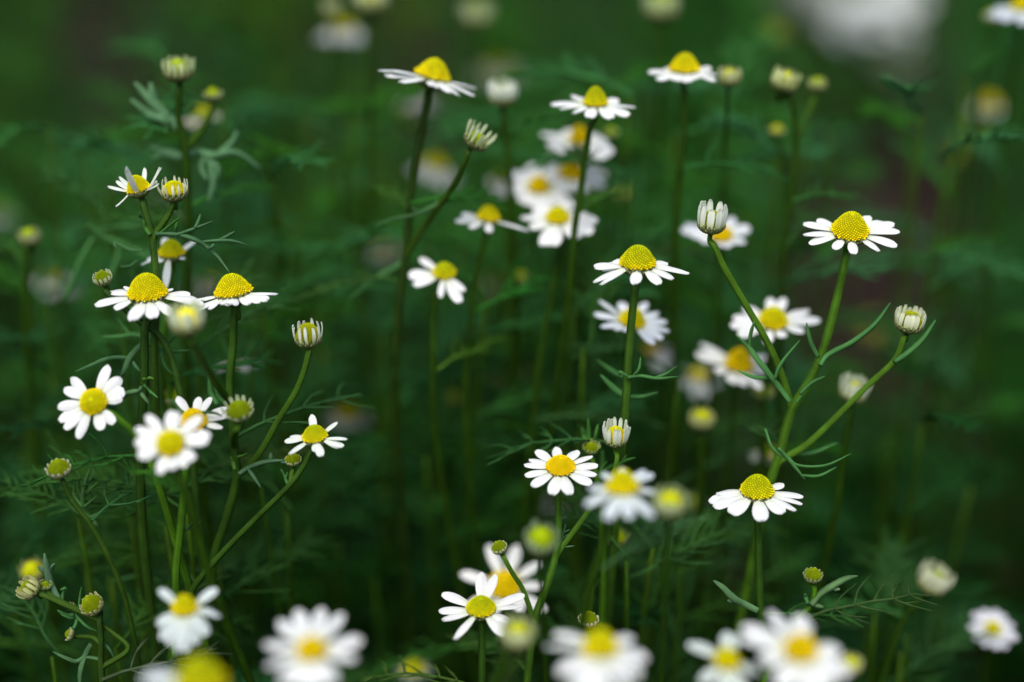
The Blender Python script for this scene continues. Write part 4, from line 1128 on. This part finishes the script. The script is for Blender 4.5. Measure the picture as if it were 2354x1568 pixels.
plant('half-hidden pale bud behind the spiky leaves in the middle left',
      [fl(535, 838, 20, 15, tilt=0, h=0.8, W=10, rad=56, e=-18, dc='b', cw=(0.55, 0.58, 0.58), tips=[(488, 850), (500, 835), (574, 845), (590, 835)])],
      leaves=[(14, [[(540, 835), (520, 800), (510, 770)], [(535, 830), (545, 795), (565, 765)], [(540, 830), (560, 800), (588, 775)]], 1.0)], autoleaf=1)
plant('creamy bloom blurred between the two tall yellow cones',
      [fl(478, 640, 38, 22, tilt=0, h=0.8, W=13, rad=66, n=11, e=-25, dc='g', cw=(0.48, 0.52, 0.42))], autoleaf=1)
plant('blurred white and tan bloom behind drooping leaves at the far left',
      [fl(118, 640, 40, 22, tilt=0, h=0.8, W=14, rad=70, n=9, e=-25, dc='yb', cw=(0.50, 0.54, 0.50))], autoleaf=2)
plant('blurred white bloom cut by the left edge', [fl(-6, 485, 46, 24, tilt=0, h=0.7, W=13, rad=62, n=11, e=-20, dc='b', cw=(0.48, 0.56, 0.48))], autoleaf=2)
plant('blurred olive bud near the left edge at mid-height', [bud(68, 545, 16, 22, tilt=4, dc='b', n=12, len=0.9, cw=(0.44, 0.48, 0.26))], main=[(64, 575), (58, 640)], autoleaf=2, name='chamomile_bud')
plant('hazy yellow head alone at the upper right edge', [fl(2272, 238, 46, 24, h=0.9, W=9, rad=50, n=9, e=-30, dc='y', cw=(0.42, 0.48, 0.40))], autoleaf=1)
plant('white chamomile with yellow eye cut by the top right corner',
      [fl(2350, 18, 22, 26, tilt=0, h=1.0, W=12, rad=78, n=11, e=-15, dc='y', cw=(0.62, 0.68, 0.72))], autoleaf=1)
plant('yellow-green bud beside the corner flower at top right', [knob(2282, 38, 28, 18, dc='b', n=10)], autoleaf=1, name='chamomile_bud')
plant('faint olive bud left of the big white blur', [knob(1782, 78, 56, 24, dc='b', n=9)], autoleaf=1, name='chamomile_bud')
plant('ghostly olive bud low on the right edge', [knob(2236, 300, 60, 18, dc='b', n=9, cw=(0.3, 0.34, 0.14))], autoleaf=1, name='chamomile_bud')
plant('ghostly green bud under the hazy yellow head', [knob(2202, 350, 60, 17, dc='b', n=9, cw=(0.3, 0.36, 0.14))], autoleaf=1, name='chamomile_bud')

# ---- the big white bloom far behind: a double garden flower
def double_bloom():
    rnd = random.Random(31)
    D = dep(84)
    c0 = P(2010, 45, D)
    base = Vector((c0.x, c0.y + 0.02, 0))
    root = bpy.data.objects.new('white_bloom', None)
    COL.objects.link(root)
    root.location = base
    tag(root, 'big spray of white double blooms far out of focus in the upper right', 'flower')
    sm = MB()
    fork = Vector((base.x, base.y, c0.z * 0.7))
    for (px, py, k, cw) in ((2005, 30, 0.72, (0.85, 0.88, 0.85)), (1948, 62, 0.40, (0.84, 0.88, 0.88)), (1885, -4, 0.55, (0.55, 0.60, 0.54)), (2066, -12, 0.66, (0.80, 0.84, 0.80)), (2062, 66, 0.42, (0.72, 0.77, 0.70)), (1815, -14, 0.5, (0.30, 0.34, 0.28))):
        c = P(px, py, D + rnd.uniform(-.03, .03))
        u, v, n = frame_for(30 + rnd.uniform(-15, 15), rnd.uniform(-25, 25))
        head = calyx_mesh(c - n * 0.004, u, v, n, 0.011 * k, rnd).build('flower_head', M_CALYX, root, c, c - base)
        pm = MB()
        for row, (N, e, L) in enumerate([(11, -8, 0.030), (10, 16, 0.028), (8, 38, 0.024), (6, 62, 0.018)]):
            for q in range(N):
                az = 2 * math.pi * (q + 0.5 * row) / N + rnd.uniform(-.2, .2)
                rad = u * math.cos(az) + v * math.sin(az)
                petal(pm, c + rad * 0.004 * k, rad, n, R_(e + rnd.uniform(-10, 10)), R_(25), L * k * rnd.uniform(.75, 1.15), 0.008 * k, cw, (0.7, 0.76, 0.6), rnd, nl=5, nw=4)
        pm.build('petals', M_PETAL, head, c)
        tube(sm, spline([c - n * 0.008 * k, c - n * 0.02 + Vector((0, 0, -0.015)), fork], 6), 0.0015, C_STEM, 8, ridge=0.1)
    make_head(root, base, knob(2048, 142, 84, 46, n=14, len=0.9, W=14, dc='b', cw=(0.55, 0.64, 0.50)), rnd)
    c = P(2048, 142, D)
    tube(sm, spline([c + Vector((0, 0, -0.008)), (c + fork) / 2, fork], 6), 0.0015, C_STEM, 8, ridge=0.1)
    tube(sm, spline([fork, Vector((base.x, base.y, c0.z * 0.4)), Vector((base.x, base.y, -0.01))], 6), 0.002, C_STEM, 8, ridge=0.1)
    sm.build('stem', M_STEM, root, base)
    for k in range(5):
        m = MB()
        a = rnd.uniform(0, 6.28)
        frond(m, Vector((base.x, base.y, c0.z * rnd.uniform(.3, .8))), Vector((math.cos(a), math.sin(a), .4)), 0.07, rnd, r=0.0009)
        m.build('leaf', M_LEAF, root, base)
double_bloom()

# ---- flowerless shoots standing between and behind the flowers
def shoots():
    rnd = random.Random(404)
    spots = [(600, 330, 24), (680, 520, 26), (700, 250, 34), (560, 560, 30), (880, 760, 24), (1240, 860, 26), (1080, 780, 22), (1300, 1000, 30), (1500, 520, 30), (1560, 420, 26),
             (1720, 480, 24), (1850, 330, 34), (2160, 560, 40), (2260, 760, 36), (2180, 900, 34), (2080, 1180, 30), (2230, 1120, 26), (1530, 1260, 12),
             (1440, 1330, 9), (1500, 1420, 18), (650, 1150, 22), (780, 1240, 24), (880, 1120, 28), (960, 980, 30), (820, 560, 22), (240, 420, 30), (120, 800, 26), (60, 930, 22),
             (250, 1330, 12), (330, 1250, 8), (40, 1290, 16), (300, 1180, 7), (560, 1330, 20), (860, 1330, 24), (990, 1260, 30), (1640, 1240, 26), (2000, 1440, 20), (2070, 1500, 14)]
    near = [(430, 1180, 4), (380, 1210, 6), (310, 1170, 9), (600, 1120, 8), (90, 1300, 14), (200, 1310, 12), (30, 1400, 18), (260, 1330, 11), (120, 1510, 4), (265, 1490, 5),
            (365, 800, 6), (280, 740, 9), (455, 800, 10), (575, 790, 13), (1440, 1290, 5), (1500, 1260, 8), (1565, 1300, 12), (1360, 1345, 10), (1480, 1400, 14), (2090, 1460, 16),
            (2010, 1410, 14), (1340, 800, 12), (1560, 870, 14), (660, 1180, 10), (500, 1300, 9), (180, 1190, 6), (430, 520, 12), (250, 520, 14)]
    spots += near
    for k in range(142):
        px, py = rnd.uniform(20, 2340), (rnd.uniform(180, 1250) if k < 50 else rnd.uniform(60, 620) if k < 78 else rnd.uniform(140, 1050))
        if not (1640 < px < 2300 and 400 < py < 860):
            spots.append((px, py, rnd.uniform(24, 62) if k < 78 else rnd.uniform(16, 32)))
    for i, (px, py, b) in enumerate(spots):
        d = dep(b)
        top = P(px, py, d)
        base = Vector((top.x + rnd.uniform(-.02, .02), top.y + rnd.uniform(-.015, .03), 0))
        root = bpy.data.objects.new('chamomile_shoot', None)
        COL.objects.link(root)
        root.location = base
        root.empty_display_size = 0.02
        tag(root, 'flowerless green shoot with feathery thread leaves, standing among the flowers', 'shoot', 'flowerless shoots among the flowers')
        sm = MB()
        mid = (top + base) / 2 + Vector((rnd.uniform(-.006, .006), rnd.uniform(-.006, .006), 0))
        sp = spline([top, mid, Vector((base.x, base.y, -0.01))], 8)
        tube(sm, sp, lambda t: 0.0006 + 0.0006 * t, tuple(q * 0.5 for q in mixc(C_STEM, C_STEM_L, rnd.random())), 6, ridge=0.1)
        sm.build('stem', M_STEM, root, base)
        col = mixc((0.038, 0.150, 0.050), (0.024, 0.11, 0.004), rnd.random()) if b >= 16 and py < 850 else mixc((0.010, 0.055, 0.016), (0.009, 0.048, 0.002), rnd.random()) if b >= 16 else tuple(q * 0.62 for q in mixc(C_LEAF, C_LEAF_G, rnd.random()))  # shoots low in the frame get darker greens, shade put into the colour
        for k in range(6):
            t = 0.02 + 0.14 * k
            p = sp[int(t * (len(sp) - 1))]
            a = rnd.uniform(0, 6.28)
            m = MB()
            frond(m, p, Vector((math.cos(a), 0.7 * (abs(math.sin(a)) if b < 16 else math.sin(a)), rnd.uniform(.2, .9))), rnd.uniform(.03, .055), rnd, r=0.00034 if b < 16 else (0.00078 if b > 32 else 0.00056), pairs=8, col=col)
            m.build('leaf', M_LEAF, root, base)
shoots()
